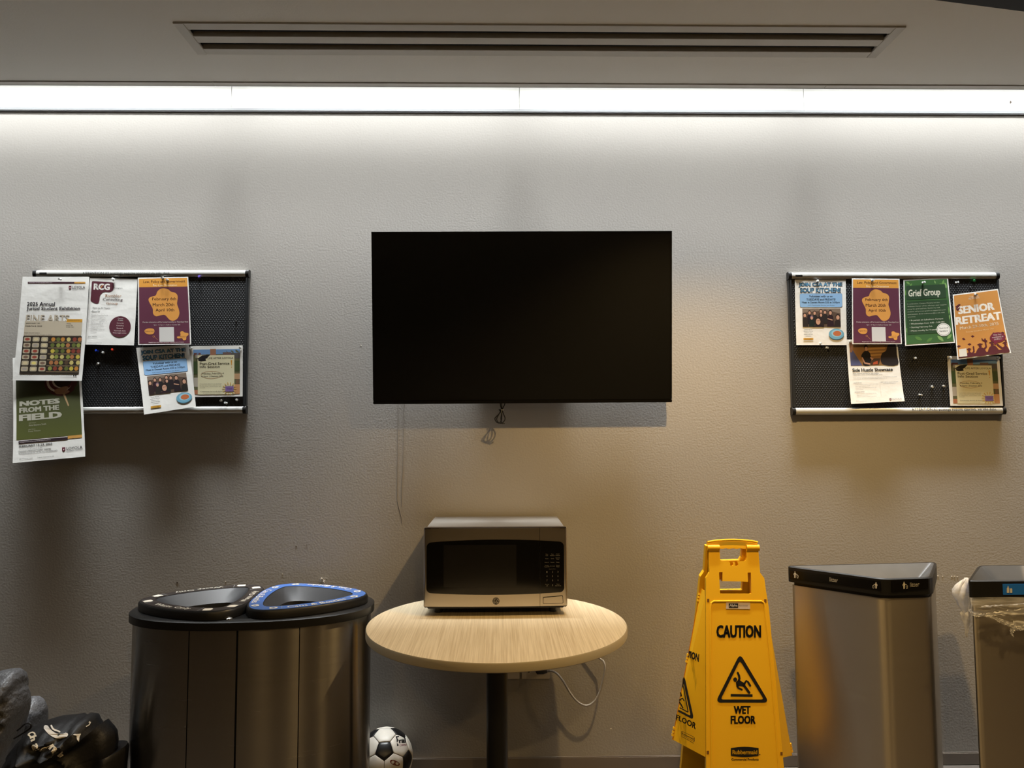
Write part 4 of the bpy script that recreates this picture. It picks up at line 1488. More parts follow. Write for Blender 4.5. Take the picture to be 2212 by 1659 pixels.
# ================================================================== OUTLETS AND CORD
M_plate = mat('outlet_plate', (206, 198, 182), rough=0.4)
M_hole = mat('outlet_hole', (30, 26, 24), rough=0.6)
pz0 = onY(1150, 1466, 0).z
for nm, xa, xb, lb in (('outlet_plate', 1126.5, 1187.5, 'wide electrical outlet plate under the table with the plugged-in cord'), ('blank_plate', 1062, 1122, 'blank wall plate half hidden behind the table column')):
    x0, x1 = onY(xa, 1460, 0).x, onY(xb, 1460, 0).x
    t = empty(nm, ((x0 + x1) / 2, 0, pz0))
    tag(t, lb, 'outlet')
    mb = MB()
    mb.box((x0, -0.006, pz0), (x1, 0, pz0 + 0.07), M_plate)
    mb.build('plate', t, bevel=0.002)
    if nm == 'outlet_plate':
        for fx in (.30, .70):
            c = Vector((x0 + (x1 - x0) * fx, -0.006, pz0 + 0.035))
            mb = MB()
            mb.lathe([(0.0165, 0.001), (0.0165, -0.0015), (0.001, -0.0015)], M_plate, n=24, o=c, axis='y', cap=False)
            s_ = mb.build('socket', t)
            mb = MB()
            for dx_, dz_, w2, h2 in ((-.005, .006, .004, .0011), (-.005, -.006, .004, .0011), (.007, 0, .0026, .0026)):
                mb.box((c.x + dx_ - w2, -0.0085, c.z + dz_ - h2), (c.x + dx_ + w2, -0.0072, c.z + dz_ + h2), M_hole)
            mb.build('contact_holes', s_)
    else:
        for fx in (.2, .8):
            mb = MB()
            mb.lathe([(0.003, 0.001), (0.003, -0.001), (0.0005, -0.0014)], M_plate, n=10, o=(x0 + (x1 - x0) * fx, -0.006, pz0 + 0.035), axis='y', cap=False)
            mb.build('screw', t)
pc = empty('power_cord', onY(1165, 1450, -0.03))
tag(pc, 'grey power cord looping from the outlet up to the microwave', 'cord')
M_cord = mat('grey_cord', (150, 143, 132), rough=0.4)
M_plug = mat('plug_dark', (42, 38, 36), rough=0.45)
mb = MB()
a, b_ = onY(1160, 1450, -0.028), onY(1182, 1449, -0.034)
mb.tube([a, a.lerp(b_, .6), b_], [0.012, 0.0125, 0.008], M_plug, n=10)
mb.tube([Vector((a.x + 0.006, -0.008, a.z)), Vector((a.x + 0.006, -0.03, a.z))], 0.012, M_plug, n=10)
mb.build('plug', pc, smooth=True)
pts = [(1180, 1449.5, -.034), (1190, 1449, -.045), (1203, 1455, -.055), (1217, 1472, -.06), (1232, 1497, -.06), (1248, 1516, -.06), (1266, 1524, -.06), (1283, 1516, -.06), (1295, 1496, -.06), (1303, 1468, -.06), (1307, 1442, -.058), (1303, 1428, -.05), (1294, 1421, -.04),
       ]
path = [onY(*p) for p in pts]
path += [Vector((0.29, -0.018, 0.545)), Vector((0.25, -0.008, 0.62)), Vector((0.21, -0.007, 0.70)), Vector((0.18, -0.010, 0.76)), Vector((0.16, -0.018, 0.80)), Vector((0.15, MYB + 0.003, 0.82))]
mb = MB()
mb.tube(spline(path, 6), 0.0042, M_cord, n=9)
mb.build('cable', pc, smooth=True)
mb = MB()
mb.tube([onY(1181, 1449.5, -.0345), onY(1189, 1449, -.044)], [0.0062, 0.005], M_cord, n=9)
mb.build('strain_relief', pc, smooth=True)

# ================================================================== WET FLOOR SIGN
sg = empty('floor_sign', (0.80, -0.30, 0))
tag(sg, 'yellow folding CAUTION WET FLOOR sign standing between table and bins', 'safety sign')
SP = Vector((0.8, -0.44, 0.0))                       # a point on the front plate at the floor
lean = math.atan2(0.17, 0.95)
SN = (Matrix.Rotation(rad(-2), 3, 'Z') @ Vector((0, -math.cos(lean), math.sin(lean)))).normalized()   # outward normal of the front plate


def sp(x, y, h=0.0):
    """photo point met with the front plate, lifted h off its face"""
    return onP(x, y, SP, SN) + SN * h


cs = lambda x, y: (1440 + x / 3.197, 1140 + y / 3.197)
outline = [(1530.5, 1177), (1554, 1177), (1555.3, 1204), (1556, 1209), (1559, 1212.5), (1574, 1212.5), (1576, 1214.5), (1577.5, 1217), (1577, 1220), (1579, 1222.5), (1582, 1222.5), (1584, 1220), (1583.5, 1215), (1586, 1214),
           (1588, 1217), (1587.5, 1220.5), (1590, 1223), (1593, 1222), (1595, 1219.5), (1593.5, 1215), (1592, 1212.5), (1609, 1212), (1612, 1209), (1613, 1204), (1612, 1177), (1637.5, 1177), (1642, 1237), (1651, 1249), (1655, 1278), (1661, 1314), (1693.5, 1659), (1702, 1752),
           (1526, 1752), (1525.5, 1659), (1525, 1293), (1525.3, 1248.4), (1532.5, 1235.5)]
hole = [(1553.3, 1236), (1560.7, 1236), (1560.7, 1255.5), (1616, 1256.5), (1615, 1236.6), (1622, 1236.6), (1623.3, 1281), (1621.5, 1282.5), (1557, 1282.5), (1555.5, 1281)]
TH = 0.020
mb = MB()
mb.slab([outline, hole], M_yellow, lambda x, y: sp(x, y), lambda x, y: sp(x, y, -TH))
front = mb.build('front_plate', sg)
# the rear plate: the same plate mirrored about the vertical plane through the hinge line
ytop = sp(1584, 1178).y + 0.012


def mirror(p):
    return Vector((p.x - 0.012 + (p.y - ytop) * 0.0, 2 * ytop - p.y, p.z))


outline_b = [(1530.5, 1177), (1554, 1177), (1555.3, 1204), (1559, 1212.5), (1609, 1212), (1613, 1204), (1612, 1177), (1637.5, 1177), (1642, 1237), (1651, 1249), (1655, 1278), (1661, 1314), (1693.5, 1659), (1702, 1752),
             (1526, 1752), (1525.5, 1659), (1525, 1293), (1525.3, 1248.4), (1532.5, 1235.5)]
mb = MB()
mb.slab([outline_b, hole], M_yellow, lambda x, y: mirror(sp(x, y)), lambda x, y: mirror(sp(x, y, -TH)))
mb.build('rear_plate', sg)
# carrying grip between the plates
mb = MB()
grip = [(1528.5, 1169), (1545, 1167), (1566, 1165.6), (1584, 1165.2), (1605, 1166), (1624, 1168), (1636.5, 1170), (1638, 1178), (1613, 1181), (1612, 1185.5)] + \
       [(1612 - 57 * k / 16, 1185 + 0.9 * math.sin(k * 1.45)) for k in range(1, 16)] + [(1554.5, 1184.5), (1554, 1181), (1529.5, 1179)]
mb.slab([grip], M_yellow, lambda x, y: sp(x, y, -0.006), lambda x, y: sp(x, y, -0.022))
g_ = mb.build('grip', sg)
mb = MB()
rim = [(1528.3, 1171), (1545, 1168), (1566, 1166.6), (1584, 1166.2), (1605, 1167), (1624, 1169), (1636.5, 1171.5)]
mb.tube([sp(x, y, 0.002) for x, y in rim], 0.0042, M_yellow, n=8)
mb.build('grip_rim', g_, smooth=True)
for x0, x1 in ((1528, 1554), (1612.5, 1640)):
    mb = MB()
    mb.tube([sp(x0, 1183, -0.004), sp(x1, 1183, -0.004)], 0.0125, M_yellow, n=16)
    mb.build('hinge_knuckle', sg, smooth=True)
# raised border around the printed field
mb = MB()
bd = [cs(312, 1800), cs(308, 1400), cs(305, 900), cs(304, 560), cs(308, 520), cs(325, 508), cs(500, 507), cs(655, 508), cs(672, 520), cs(677, 560), cs(715, 900), cs(755, 1400), cs(785, 1800)]
mb.tube([sp(x, y, 0.0004) for x, y in bd], 0.0034, M_yellow, n=8)
mb.build('border_ridge', front, smooth=True)
for (x, y) in (cs(287, 502), cs(681, 505), cs(285, 1552), cs(793, 1560)):
    mb = MB()
    lp = [(x - 2.4, y - 3.6), (x + 2.4, y - 3.6), (x + 2.4, y + 3.6), (x - 2.4, y + 3.6)]
    mb.slab([lp], mat('clip_slot_brown', (120, 74, 10), rough=0.6), lambda a, c: sp(a, c, .0008), lambda a, c: sp(a, c, -.004))
    mb.build('clip_slot', front)


def qtext(mb, s, q, m, h, fnp, bold=0.0):
    """text in a pixel quad (tl, tr, br, bl) laid on a plate"""
    qm = quadmap(*[Vector((p[0], p[1], 0)) for p in q])

    def fn(u, v):
        p = qm(u, v)
        return fnp(p.x, p.y, h)
    put_text(mb, s, m, fn, bold)


def box4(x0, y0, x1, y1):
    return [cs(x0, y0), cs(x1, y0), cs(x1, y1), cs(x0, y1)]


mb = MB()
mb.keep = True
qtext(mb, 'CAUTION', box4(343, 672, 652, 760), M_signink, .0012, sp, .05)
mb.build('caution_lettering', front)
mb = MB()
mb.keep = True
qtext(mb, 'WET', box4(463, 1230, 579, 1285), M_signink, .0012, sp, .05)
mb.build('wet_lettering', front)
mb = MB()
mb.keep = True
qtext(mb, 'FLOOR', box4(441, 1297, 614, 1355), M_signink, .0012, sp, .05)
mb.build('floor_lettering', front)


def tri_icon(mb, fn, m):
    o_ = round_poly([(506, 868), (708, 1207), (336, 1207)], 44, 6)
    i_ = round_poly([(506, 916), (672, 1186), (372, 1186)], 22, 6)
    mb.flat([o_, i_], m, fn)


def slip_icon(mb, fn, m):
    mb.flat([ellipse(473, 1048, 14, 15, 16)], m, fn)
    mb.flat([stroke([(490, 1000), (500, 1022), (503, 1042), (494, 1062)], 15)], m, fn)
    mb.flat([[(478, 1064), (500, 1050), (545, 1078), (536, 1098), (505, 1092), (482, 1100)]], m, fn)
    mb.flat([stroke([(486, 1078), (492, 1104), (520, 1119)], 13)], m, fn)
    mb.flat([stroke([(528, 1082), (548, 1108), (571, 1140)], 17)], m, fn)
    mb.flat([stroke([(532, 1082), (551, 1056), (562, 1066), (578, 1092)], 14)], m, fn)
    mb.flat([[(442, 1148), (593, 1150), (593, 1167), (442, 1165)]], m, fn)


mb = MB()
mb.keep = True
tri_icon(mb, lambda x, y: sp(*cs(x, y), .0012), M_signink)
mb.build('warning_triangle', front)
mb = MB()
mb.keep = True
slip_icon(mb, lambda x, y: sp(*cs(x, y), .0012), M_signink)
mb.build('slipping_figure', front)


def logo(mb, fn, m, my):
    top = [(443 + 192 * k / 8, 1521 - 9 * math.sin(PI * k / 8)) for k in range(9)]
    bot = [(635 - 192 * k / 8, 1574 + 9 * math.sin(PI * k / 8)) for k in range(9)]
    mb.flat([top + bot], m, lambda x, y: fn(x, y, .0012))
    put_text(mb, 'Rubbermaid', my, lambda u, v: fn(453 + 172 * u, 1534 + 30 * v, .0018), .03)
    mb.flat([ellipse(643, 1566, 4, 4, 10)], m, lambda x, y: fn(x, y, .0012))
    put_text(mb, 'Commercial Products', m, lambda u, v: fn(447 + 188 * u, 1591 + 16 * v, .0012), .03)


mb = MB()
mb.keep = True
logo(mb, lambda x, y, h: sp(*cs(x, y), h), M_signink, M_yellow)
mb.build('maker_logo', front)
# small sticker
mb = MB()
mb.keep = True
mb.slab([[cs(410, 516), cs(575, 517), cs(575, 562), cs(410, 560)]], ink((206, 188, 170)), lambda x, y: sp(x, y, .0022), lambda x, y: sp(x, y, .0002))
st = mb.build('sticker', front)
mb = MB()
mb.keep = True
mb.flat([box4(428, 522, 493, 553)], ink((24, 22, 26)), lambda x, y: sp(x, y, .0026))
qtext(mb, 'Alpha', box4(433, 527, 488, 549), ink((232, 226, 216)), .003, sp, .03)
qtext(mb, 'Recruitment', box4(500, 533, 560, 542), ink((90, 80, 76)), .0026, sp)
mb.build('sticker_print', st)

# side gussets: each is hinged at its middle and bulges outwards
for side in (-1, 1):
    if side < 0:
        f_top, f_bot = sp(1527, 1279, -0.012), sp(1525, 1637, -0.012)
        h_top, h_bot = onY(1513.5, 1271, -0.272), onY(1452, 1597, -0.285)
        h_top = onY(1513.5, 1271, f_top.y + 0.05)
    else:
        f_top, f_bot = sp(1656, 1300, -0.014), sp(1688, 1640, -0.014)
        h_top, h_bot = onY(1645, 1300, f_top.y + 0.05), onY(1711.5, 1632, -0.285)
    r_top, r_bot = mirror(sp(1527 if side < 0 else 1656, 1290, -0.012)), mirror(sp(1525 if side < 0 else 1686, 1637, -0.012))
    r_bot.z = h_bot.z
    gus = empty('side_gusset', f_bot)
    gus.location = f_bot - Vector(sg['_loc'])
    gus['_loc'] = tuple(f_bot)
    gus.parent = sg
    for nm, (a, b_, c, d) in (('front_leaf', (h_top, f_top, f_bot, h_bot)), ('rear_leaf', (r_top, h_top, h_bot, r_bot))):
        nn = (b_ - a).cross(d - a).normalized()
        if nn.y > 0 and nm == 'front_leaf':
            nn = -nn
        mb = MB()
        q = quadmap(a, b_, c, d)
        mb.slab([[(0, 0), (1, 0), (1, 1), (0, 1)]], M_yellow, lambda u, v: q(u, v), lambda u, v: q(u, v) - nn * 0.006)
        mb.build(nm, gus)
        if nm == 'front_leaf':
            GN, GP = nn, a.copy()
            for v in (.06, .47, .95):
                mb = MB()
                p = h_top.lerp(h_bot, v)
                ax = (h_bot - h_top).normalized()
                for k in (-1, 0, 1):
                    mb.tube([p + ax * (k * .012 - .004), p + ax * (k * .012 + .004)], 0.006, M_yellow, n=8)
                mb.build('hinge_clip', gus)
    if side < 0:
        gp = lambda x, y, h=0.0: onP(x, y, GP, GN) + GN * h
        mb = MB()
        mb.keep = True
        qtext(mb, 'ION', [cs(168, 852), cs(228, 874), cs(224, 930), cs(163, 900)], M_signink, .0012, gp, .05)
        mb.flat([[cs(157, 850), cs(170, 855), cs(168, 868), cs(154, 862)]], M_signink, lambda x, y: gp(x, y, .0012))
        mb.flat([[cs(157, 862), cs(163, 864), cs(157, 896), cs(151, 893)]], M_signink, lambda x, y: gp(x, y, .0012))
        mb.build('caution_lettering', gus)
        mb = MB()
        mb.keep = True
        tri_o = [cs(*p) for p in ((113, 1045), (119, 1033), (126, 1036), (131, 1050), (186, 1300), (184, 1316), (174, 1320), (80, 1270), (84, 1256), (160, 1296), (166, 1290), (120, 1075), (108, 1110))]
        mb.flat([tri_o], M_signink, lambda x, y: gp(x, y, .0012))
        tri_o2 = [cs(*p) for p in ((112, 1085), (117, 1080), (154, 1270), (150, 1278), (90, 1246), (93, 1240), (146, 1268))]
        mb.flat([tri_o2], M_signink, lambda x, y: gp(x, y, .0012))
        mb.build('warning_triangle', gus)
        mb = MB()
        mb.keep = True
        for st_ in ([(98, 1140), (104, 1160)], [(90, 1190), (112, 1178), (122, 1195)], [(92, 1205), (104, 1225), (114, 1245)]):
            mb.flat([[cs(*p) for p in stroke(st_, 9)]], M_signink, lambda x, y: gp(x, y, .0012))
        mb.build('slipping_figure', gus)
        mb = MB()
        mb.keep = True
        qtext(mb, 'FLOOR', [cs(70, 1288), cs(208, 1350), cs(202, 1394), cs(64, 1322)], M_signink, .0012, gp, .035)
        mb.build('floor_lettering', gus)
        mb = MB()
        mb.keep = True
        lg = quadmap(*[Vector((*cs(*p), 0)) for p in ((104, 1402), (198, 1448), (196, 1482), (102, 1430))])
        ring_o = rrect(0, 0, 1, 1, .12, .3)
        ring_i = rrect(.03, .1, .97, .9, .1, .26)
        f2 = lambda u, v: gp(lg(u, v).x, lg(u, v).y, .0012)
        mb.flat([ring_o, ring_i], M_signink, f2)
        put_text(mb, 'Rubbermaid', M_signink, lambda u, v: f2(.07 + .86 * u, .25 + .5 * v), .03)
        put_text(mb, 'Commercial Products', M_signink, lambda u, v: f2(.0 + .92 * u, 1.12 + .3 * v), .03)
        mb.build('maker_logo', gus)

# ================================================================== LITTER BINS (two trapezoid cabinets)
BH = 0.849
LONG, SHORT, DEP = 0.64, 0.185, 0.285


def litter_bin(name, B, ang, flip, label):
    """plan of the cabinet, counter-clockwise; B is its front left corner"""
    e = Vector((math.cos(ang), math.sin(ang), 0))
    n = Vector((-e.y, e.x, 0))
    k = (LONG - SHORT) / 2
    if not flip:     # short side in front
        pl = [B, B + e * SHORT, B + e * (SHORT + k) + n * DEP, B - e * k + n * DEP]
    else:            # long side in front
        pl = [B, B + e * LONG, B + e * (LONG - k) + n * DEP, B + e * k + n * DEP]
    pl2 = [(p.x, p.y) for p in pl]
    c = sum(pl, Vector((0, 0, 0))) / 4
    t = empty(name, (c.x, c.y, 0))
    tag(t, label, 'litter bin', 'steel litter bins along the wall')
    body = round_poly(inset(pl2, 0.006), 0.03, 6)
    mb = MB()
    mb.loft([[Vector((p[0], p[1], z)) for p in body] for z in (0.012, BH - 0.072)], M_steel_l, True, False)
    inn = inset(body, 0.004)
    mb.loft([[Vector((p[0], p[1], BH - 0.072)) for p in body], [Vector((p[0], p[1], BH - 0.072)) for p in inn], [Vector((p[0], p[1], 0.3)) for p in inn]], M_steel_l)
    mb.build('steel_body', t, smooth=True, angle=30)
    mb = MB()
    plinth = inset(body, 0.012)
    mb.loft([[Vector((p[0], p[1], z)) for p in plinth] for z in (0.0, 0.014)], M_blackplastic, True, True)
    mb.build('plinth', t)
    mb = MB()
    neck = inset(body, 0.006)
    outer = round_poly(pl2, 0.03, 6)
    top_in = inset(outer, 0.006)
    fun1 = [(c.x + (p[0] - c.x) * .94, c.y + (p[1] - c.y) * .92) for p in outer]
    fun2 = [(c.x + (p[0] - c.x) * .46, c.y + (p[1] - c.y) * .42) for p in outer]
    R_ = lambda l, z: [Vector((p[0], p[1], z)) for p in l]
    mb.loft([R_(neck, BH - 0.078), R_(neck, BH - 0.060), R_(outer, BH - 0.060), R_(outer, BH - 0.004), R_(top_in, BH), R_(fun1, BH - 0.001)], mat('lid_black', (24, 24, 24), rough=0.4), False, False)
    mb.loft([R_(fun1, BH - 0.001), R_(fun2, BH - 0.085), R_(fun2, BH - 0.115)], mat('lid_funnel', (74, 74, 74), rough=0.38, vary=(12, 0.25)), False, False)
    lid = mb.build('lid', t, smooth=True, angle=25)
    mb = MB()
    lin_ = inset(body, 0.02)
    mb.loft([R_(lin_, 0.05), R_(lin_, BH - 0.12)], M_slot, True, False)
    mb.build('inner_liner', t)
    return t, lid, pl


B1 = Vector((1.366, -0.46, 0))
t1, lid1, pl1 = litter_bin('litter_bin', B1, rad(5), False, 'steel litter bin with black lid reading litter, next to the yellow sign')
B2 = Vector((1.640, -0.502, 0))
t2, lid2, pl2_ = litter_bin('litter_bin', B2, rad(0), True, 'steel bin with blue bottle label and plastic liner at the right edge')


def face_fn(a, b_):
    nn = Vector(((b_ - a).y, -(b_ - a).x, 0)).normalized()
    return lambda x, y, h=0.001: onP(x, y, a, nn) + nn * h


c4 = lambda x, y: (1680 + x / 3.464, 1180 + y / 3.464)
fAB = face_fn(pl1[3], pl1[0])
fBC = face_fn(pl1[0], pl1[1])
M_lbl = mat('label_black', (10, 10, 11), rough=0.22)
wht = ink((226, 220, 206))
for q, fn, nm in (([(90, 179), (770, 262), (776, 330), (92, 241)], fAB, 'label_strip'), ([(848, 256), (1122, 240), (1125, 318), (850, 345)], fBC, 'label_strip')):
    mb = MB()
    mb.slab([[c4(*p) for p in q]], M_lbl, lambda x, y: fn(x, y, .0016), lambda x, y: fn(x, y, .0001))
    mb.build(nm, lid1)


def person_icon(mb, fn, m):
    """tidy-man pictogram in a unit box (x right, y down)"""
    mb.flat([ellipse(.32, .1, .085, .085, 12)], m, fn)
    mb.flat([[(.2, .22), (.46, .22), (.48, .55), (.43, .55), (.43, .98), (.33, .98), (.32, .62), (.29, .98), (.19, .98), (.19, .55)]], m, fn)
    mb.flat([stroke([(.22, .26), (.08, .42), (.1, .55)], .07)], m, fn)
    mb.flat([stroke([(.44, .28), (.62, .45), (.78, .4)], .07)], m, fn)
    mb.flat([[(.62, .58), (.98, .58), (.92, .98), (.68, .98)], [(.68, .63), (.92, .63), (.88, .93), (.72, .93)]], m, fn)


for q, fn, flip, nm in (([(118, 186), (158, 190), (158, 240), (118, 236)], fAB, 0, 'litter_icon'), ([(710, 262), (750, 268), (750, 318), (710, 314)], fAB, 1, 'litter_icon'), ([(928, 264), (972, 262), (972, 316), (930, 320)], fBC, 0, 'litter_icon')):
    qm = quadmap(*[Vector((*c4(*p), 0)) for p in q])
    mb = MB()
    mb.keep = True
    person_icon(mb, lambda x, y: fn(qm(1 - x if flip else x, y).x, qm(1 - x if flip else x, y).y, .0022), wht)
    mb.build(nm, lid1)
for q, fn in (([(390, 231), (452, 239), (452, 270), (390, 262)], fAB), ([(987, 271), (1057, 266), (1057, 299), (987, 304)], fBC)):
    mb = MB()
    mb.keep = True
    qtext(mb, 'litter', [c4(*p) for p in q], wht, .0022, fn, .015)
    mb.build('litter_lettering', lid1)
# second bin: blue label with bottle and can
c7 = lambda x, y: (2040 + x / 7.215, 1190 + y / 7.215)
fF = face_fn(pl2_[0], pl2_[1])
mb = MB()
x0, x1 = fF(*c7(910, 600)).x, fF(*c7(910, 600)).x + 0.40
za, zb2 = fF(*c7(910, 515)).z, fF(*c7(910, 682)).z
yy = fF(*c7(910, 600)).y
mb.box((x0, yy - 0.0014, zb2), (x1, yy + 0.0008, za), mat('label_blue', (40, 122, 226), rough=0.35))
mb.build('recycling_label', lid2)
mb = MB()
mb.keep = True
for lp in ([(978, 540), (985, 540), (990, 565), (1000, 580), (1000, 650), (962, 650), (962, 580), (973, 565)], [(1012, 590), (1020, 580), (1038, 580), (1046, 590), (1046, 650), (1012, 650)]):
    mb.flat([[c7(*p) for p in lp]], ink((236, 230, 214)), lambda x, y: fF(x, y, .0036))
mb.build('bottle_and_can_icon', lid2)
fL = face_fn(pl2_[3], pl2_[0])
mb = MB()
d_ = (pl2_[0] - pl2_[3])
lp3 = [(0.12, BH - .012), (0.9, BH - .012), (0.9, BH - .05), (0.12, BH - .05)]
nn = Vector((d_.y, -d_.x, 0)).normalized()
mb.slab([lp3], mat('label_blue2', (60, 76, 140), rough=0.35), lambda u, z: Vector((pl2_[3].x + d_.x * u, pl2_[3].y + d_.y * u, z)) + nn * .0014, lambda u, z: Vector((pl2_[3].x + d_.x * u, pl2_[3].y + d_.y * u, z)) + nn * .0001)
mb.build('side_label', lid2)

# clear plastic liner pulled over the rim of the second bin
M_film = bpy.data.materials.new('liner_film')
M_film.use_nodes = True
nt = M_film.node_tree
pb = nt.nodes['Principled BSDF']
pb.inputs['Base Color'].default_value = lin((252, 252, 252))
pb.inputs['Roughness'].default_value = 0.3
tcn = nt.nodes.new('ShaderNodeTexCoord')
nz = nt.nodes.new('ShaderNodeTexNoise')
mpp = nt.nodes.new('ShaderNodeMapping')
mpp.inputs['Scale'].default_value = (8, 8, 70)
nt.links.new(tcn.outputs['Object'], mpp.inputs[0])
nt.links.new(mpp.outputs[0], nz.inputs['Vector'])
nz.inputs['Scale'].default_value = 1.0
tr = nt.nodes.new('ShaderNodeBsdfTransparent')
tl_ = nt.nodes.new('ShaderNodeBsdfTranslucent')
tl_.inputs[0].default_value = lin((252, 252, 252))
m1 = nt.nodes.new('ShaderNodeMixShader')
m2 = nt.nodes.new('ShaderNodeMixShader')
m1.inputs[0].default_value = 0.35
nt.links.new(pb.outputs[0], m1.inputs[1])
nt.links.new(tl_.outputs[0], m1.inputs[2])
mr = nt.nodes.new('ShaderNodeMapRange')
mr.inputs['From Min'].default_value = 0.35
mr.inputs['From Max'].default_value = 0.7
mr.inputs['To Min'].default_value = 0.12
mr.inputs['To Max'].default_value = 0.6
nt.links.new(nz.outputs['Fac'], mr.inputs['Value'])
nt.links.new(mr.outputs[0], m2.inputs[0])
nt.links.new(tr.outputs[0], m2.inputs[1])
nt.links.new(m1.outputs[0], m2.inputs[2])
nt.links.new(m2.outputs[0], nt.nodes['Material Output'].inputs[0])
M_film2 = M_film.copy()
M_film2.name = 'liner_film_bunched'
for nd in M_film2.node_tree.nodes:
    if nd.type == 'MAP_RANGE':
        nd.inputs['To Min'].default_value = 0.62
        nd.inputs['To Max'].default_value = 0.97
ln = empty('bin_liner', (B2.x + 0.1, B2.y, BH - 0.1))
tag(ln, 'clear plastic bag liner hanging over the rim of the right-edge bin', 'bin liner')
# band across the front: lower edge sags and frays
mb = MB()
n, k = 60, 20
vs_ = []
fy = pl2_[0].y + 0.004
for i in range(n + 1):
    u = i / n
    x = B2.x + 0.004 + u * (LONG - 0.03)
    zt_ = BH - 0.058
    pxl = 2094 + (x - B2.x) * 620
    lowpx = 1326 + 5 * math.sin((pxl - 2094) * .05) if pxl < 2150 else 1331 + min(1, (pxl - 2150) / 40) * 26
    if pxl > 2190:
        lowpx = 1357 + 8 * math.sin((pxl - 2190) * .12)
    zl = onY(pxl, lowpx, fy - .02).z + random.uniform(-.003, .003)
    for j in range(k + 1):
        v = j / k
        bul = 0.004 + 0.010 * math.sin(v * PI * .8) + 0.006 * abs(noise.noise(Vector((x * 5, v * 9 + x * 6, 1.3))))
        vs_.append(Vector((x, fy - bul, zt_ + (zl - zt_) * v)))
mb.add(vs_, [(i * (k + 1) + j, (i + 1) * (k + 1) + j, (i + 1) * (k + 1) + j + 1, i * (k + 1) + j + 1) for i in range(n) for j in range(k)], M_film)
mb.build('front_film', ln, smooth=True)
# bunched, frayed strips of film along the lower edge
def film_strip(pts, seed):
    P_ = spline([Vector((x, y, w)) for x, y, w in pts], 6)
    mb = MB()
    vs_ = []
    for i, p in enumerate(P_):
        t = P_[min(i + 1, len(P_) - 1)] - P_[max(i - 1, 0)]
        nx, ny = -t.y, t.x
        l = math.hypot(nx, ny) or 1
        for j in range(7):
            v = j / 6 - .5
            w = p.z * (1 + .5 * noise.noise(Vector((i * .6, seed, j * .2)))) 
            fr_ = 1.6 * random.uniform(-1, 1) if j in (0, 6) else 0
            q = onY(p.x + nx / l * v * w + fr_, p.y + ny / l * v * w + fr_, fy - .016 - .010 * abs(noise.noise(Vector((i * .35, j * 1.3, seed)))))
            vs_.append(q)
    mb.add(vs_, [(i * 7 + j, (i + 1) * 7 + j, (i + 1) * 7 + j + 1, i * 7 + j + 1) for i in range(len(P_) - 1) for j in range(6)], M_film2)
    mb.build('bunched_edge', ln, smooth=True)


for k_, pts in enumerate(([(2094, 1316, 5), (2100, 1326, 7), (2114, 1329, 7), (2132, 1328, 6), (2160, 1325, 9), (2190, 1322, 12), (2240, 1318, 14)],
                          [(2126, 1330, 4), (2146, 1334, 6), (2164, 1342, 8), (2182, 1349, 12), (2200, 1350, 15), (2240, 1356, 18)],
                          [(2194, 1350, 10), (2187, 1360, 7), (2185, 1368, 5), (2190, 1376, 2)], [(2186, 1366, 4), (2194, 1358, 8), (2210, 1356, 12), (2240, 1362, 12)],
                          [(2120, 1311, 2), (2150, 1309, 3), (2190, 1306, 3), (2240, 1302, 4)])):
    film_strip(pts, k_ * 3.3)
# knot of film hanging at the left side
mb = MB()
prof = [(2088, 1250, 4), (2083, 1257, 8), (2078, 1266, 12), (2075, 1276, 15), (2074, 1286, 16), (2078, 1294, 14), (2082, 1304, 11.5), (2085, 1314, 9), (2085.5, 1320, 7.5), (2085, 1326, 10), (2086, 1333, 8.5), (2087, 1342, 7), (2088, 1352, 5), (2089, 1362, 3.2), (2087.5, 1369, 2.4), (2088.5, 1375, .6)]
rings = []
for i, (x, y, r) in enumerate(prof):
    cpt = onY(x, y, B2.y + 0.07)
    m_ = r / 590.0
    rings.append([cpt + Vector((math.cos(t) * m_ * (1 + .5 * noise.noise(Vector((i * .45, 2 * math.cos(t), 2 * math.sin(t))))),
                                math.sin(t) * m_ * .8 * (1 + .3 * math.sin(5 * t + i)), .004 * math.sin(7 * t + i * .8))) for t in [2 * PI * q / 30 for q in range(30)]])
mb.loft(rings, M_film2, True, True)
mb.build('hanging_knot', ln, smooth=True, angle=70)

# ================================================================== OVAL TWIN RECYCLING STATION
RC = Vector((-0.90, -0.33, 0))
RA, RB, RROT = 0.43, 0.238, rad(4)
RZ = 0.745
stn = empty('recycling_station', (RC.x, RC.y, 0))
tag(stn, 'oval brushed steel recycling station with black waste lid and blue bottle lid', 'recycling bin')


def ro(x, y, z=0.0):
    return RC + Vector((x * math.cos(RROT) - y * math.sin(RROT), x * math.sin(RROT) + y * math.cos(RROT), z))


def sell(a, ra, rb, p=2.25):
    c, s_ = math.cos(a), math.sin(a)
    return (ra * math.copysign(abs(c) ** (2 / p), c), rb * math.copysign(abs(s_) ** (2 / p), s_))


# steel side panels with narrow gaps; their edges sit at the seams of the photograph
NSEG = 180
prof_pts = [sell(2 * PI * i / NSEG, RA - 0.012, RB - 0.012) for i in range(NSEG)]


def seam_angle(px):
    best, ba = 1e9, 0
    for i in range(NSEG // 2, NSEG):
        p = ro(*prof_pts[i], 0.3)
        q = p - CAM
        x = IMG_W / 2 + FPX * q.dot(C_R) / q.dot(C_F)
        if abs(x - px) < best:
            best, ba = abs(x - px), i
    return ba


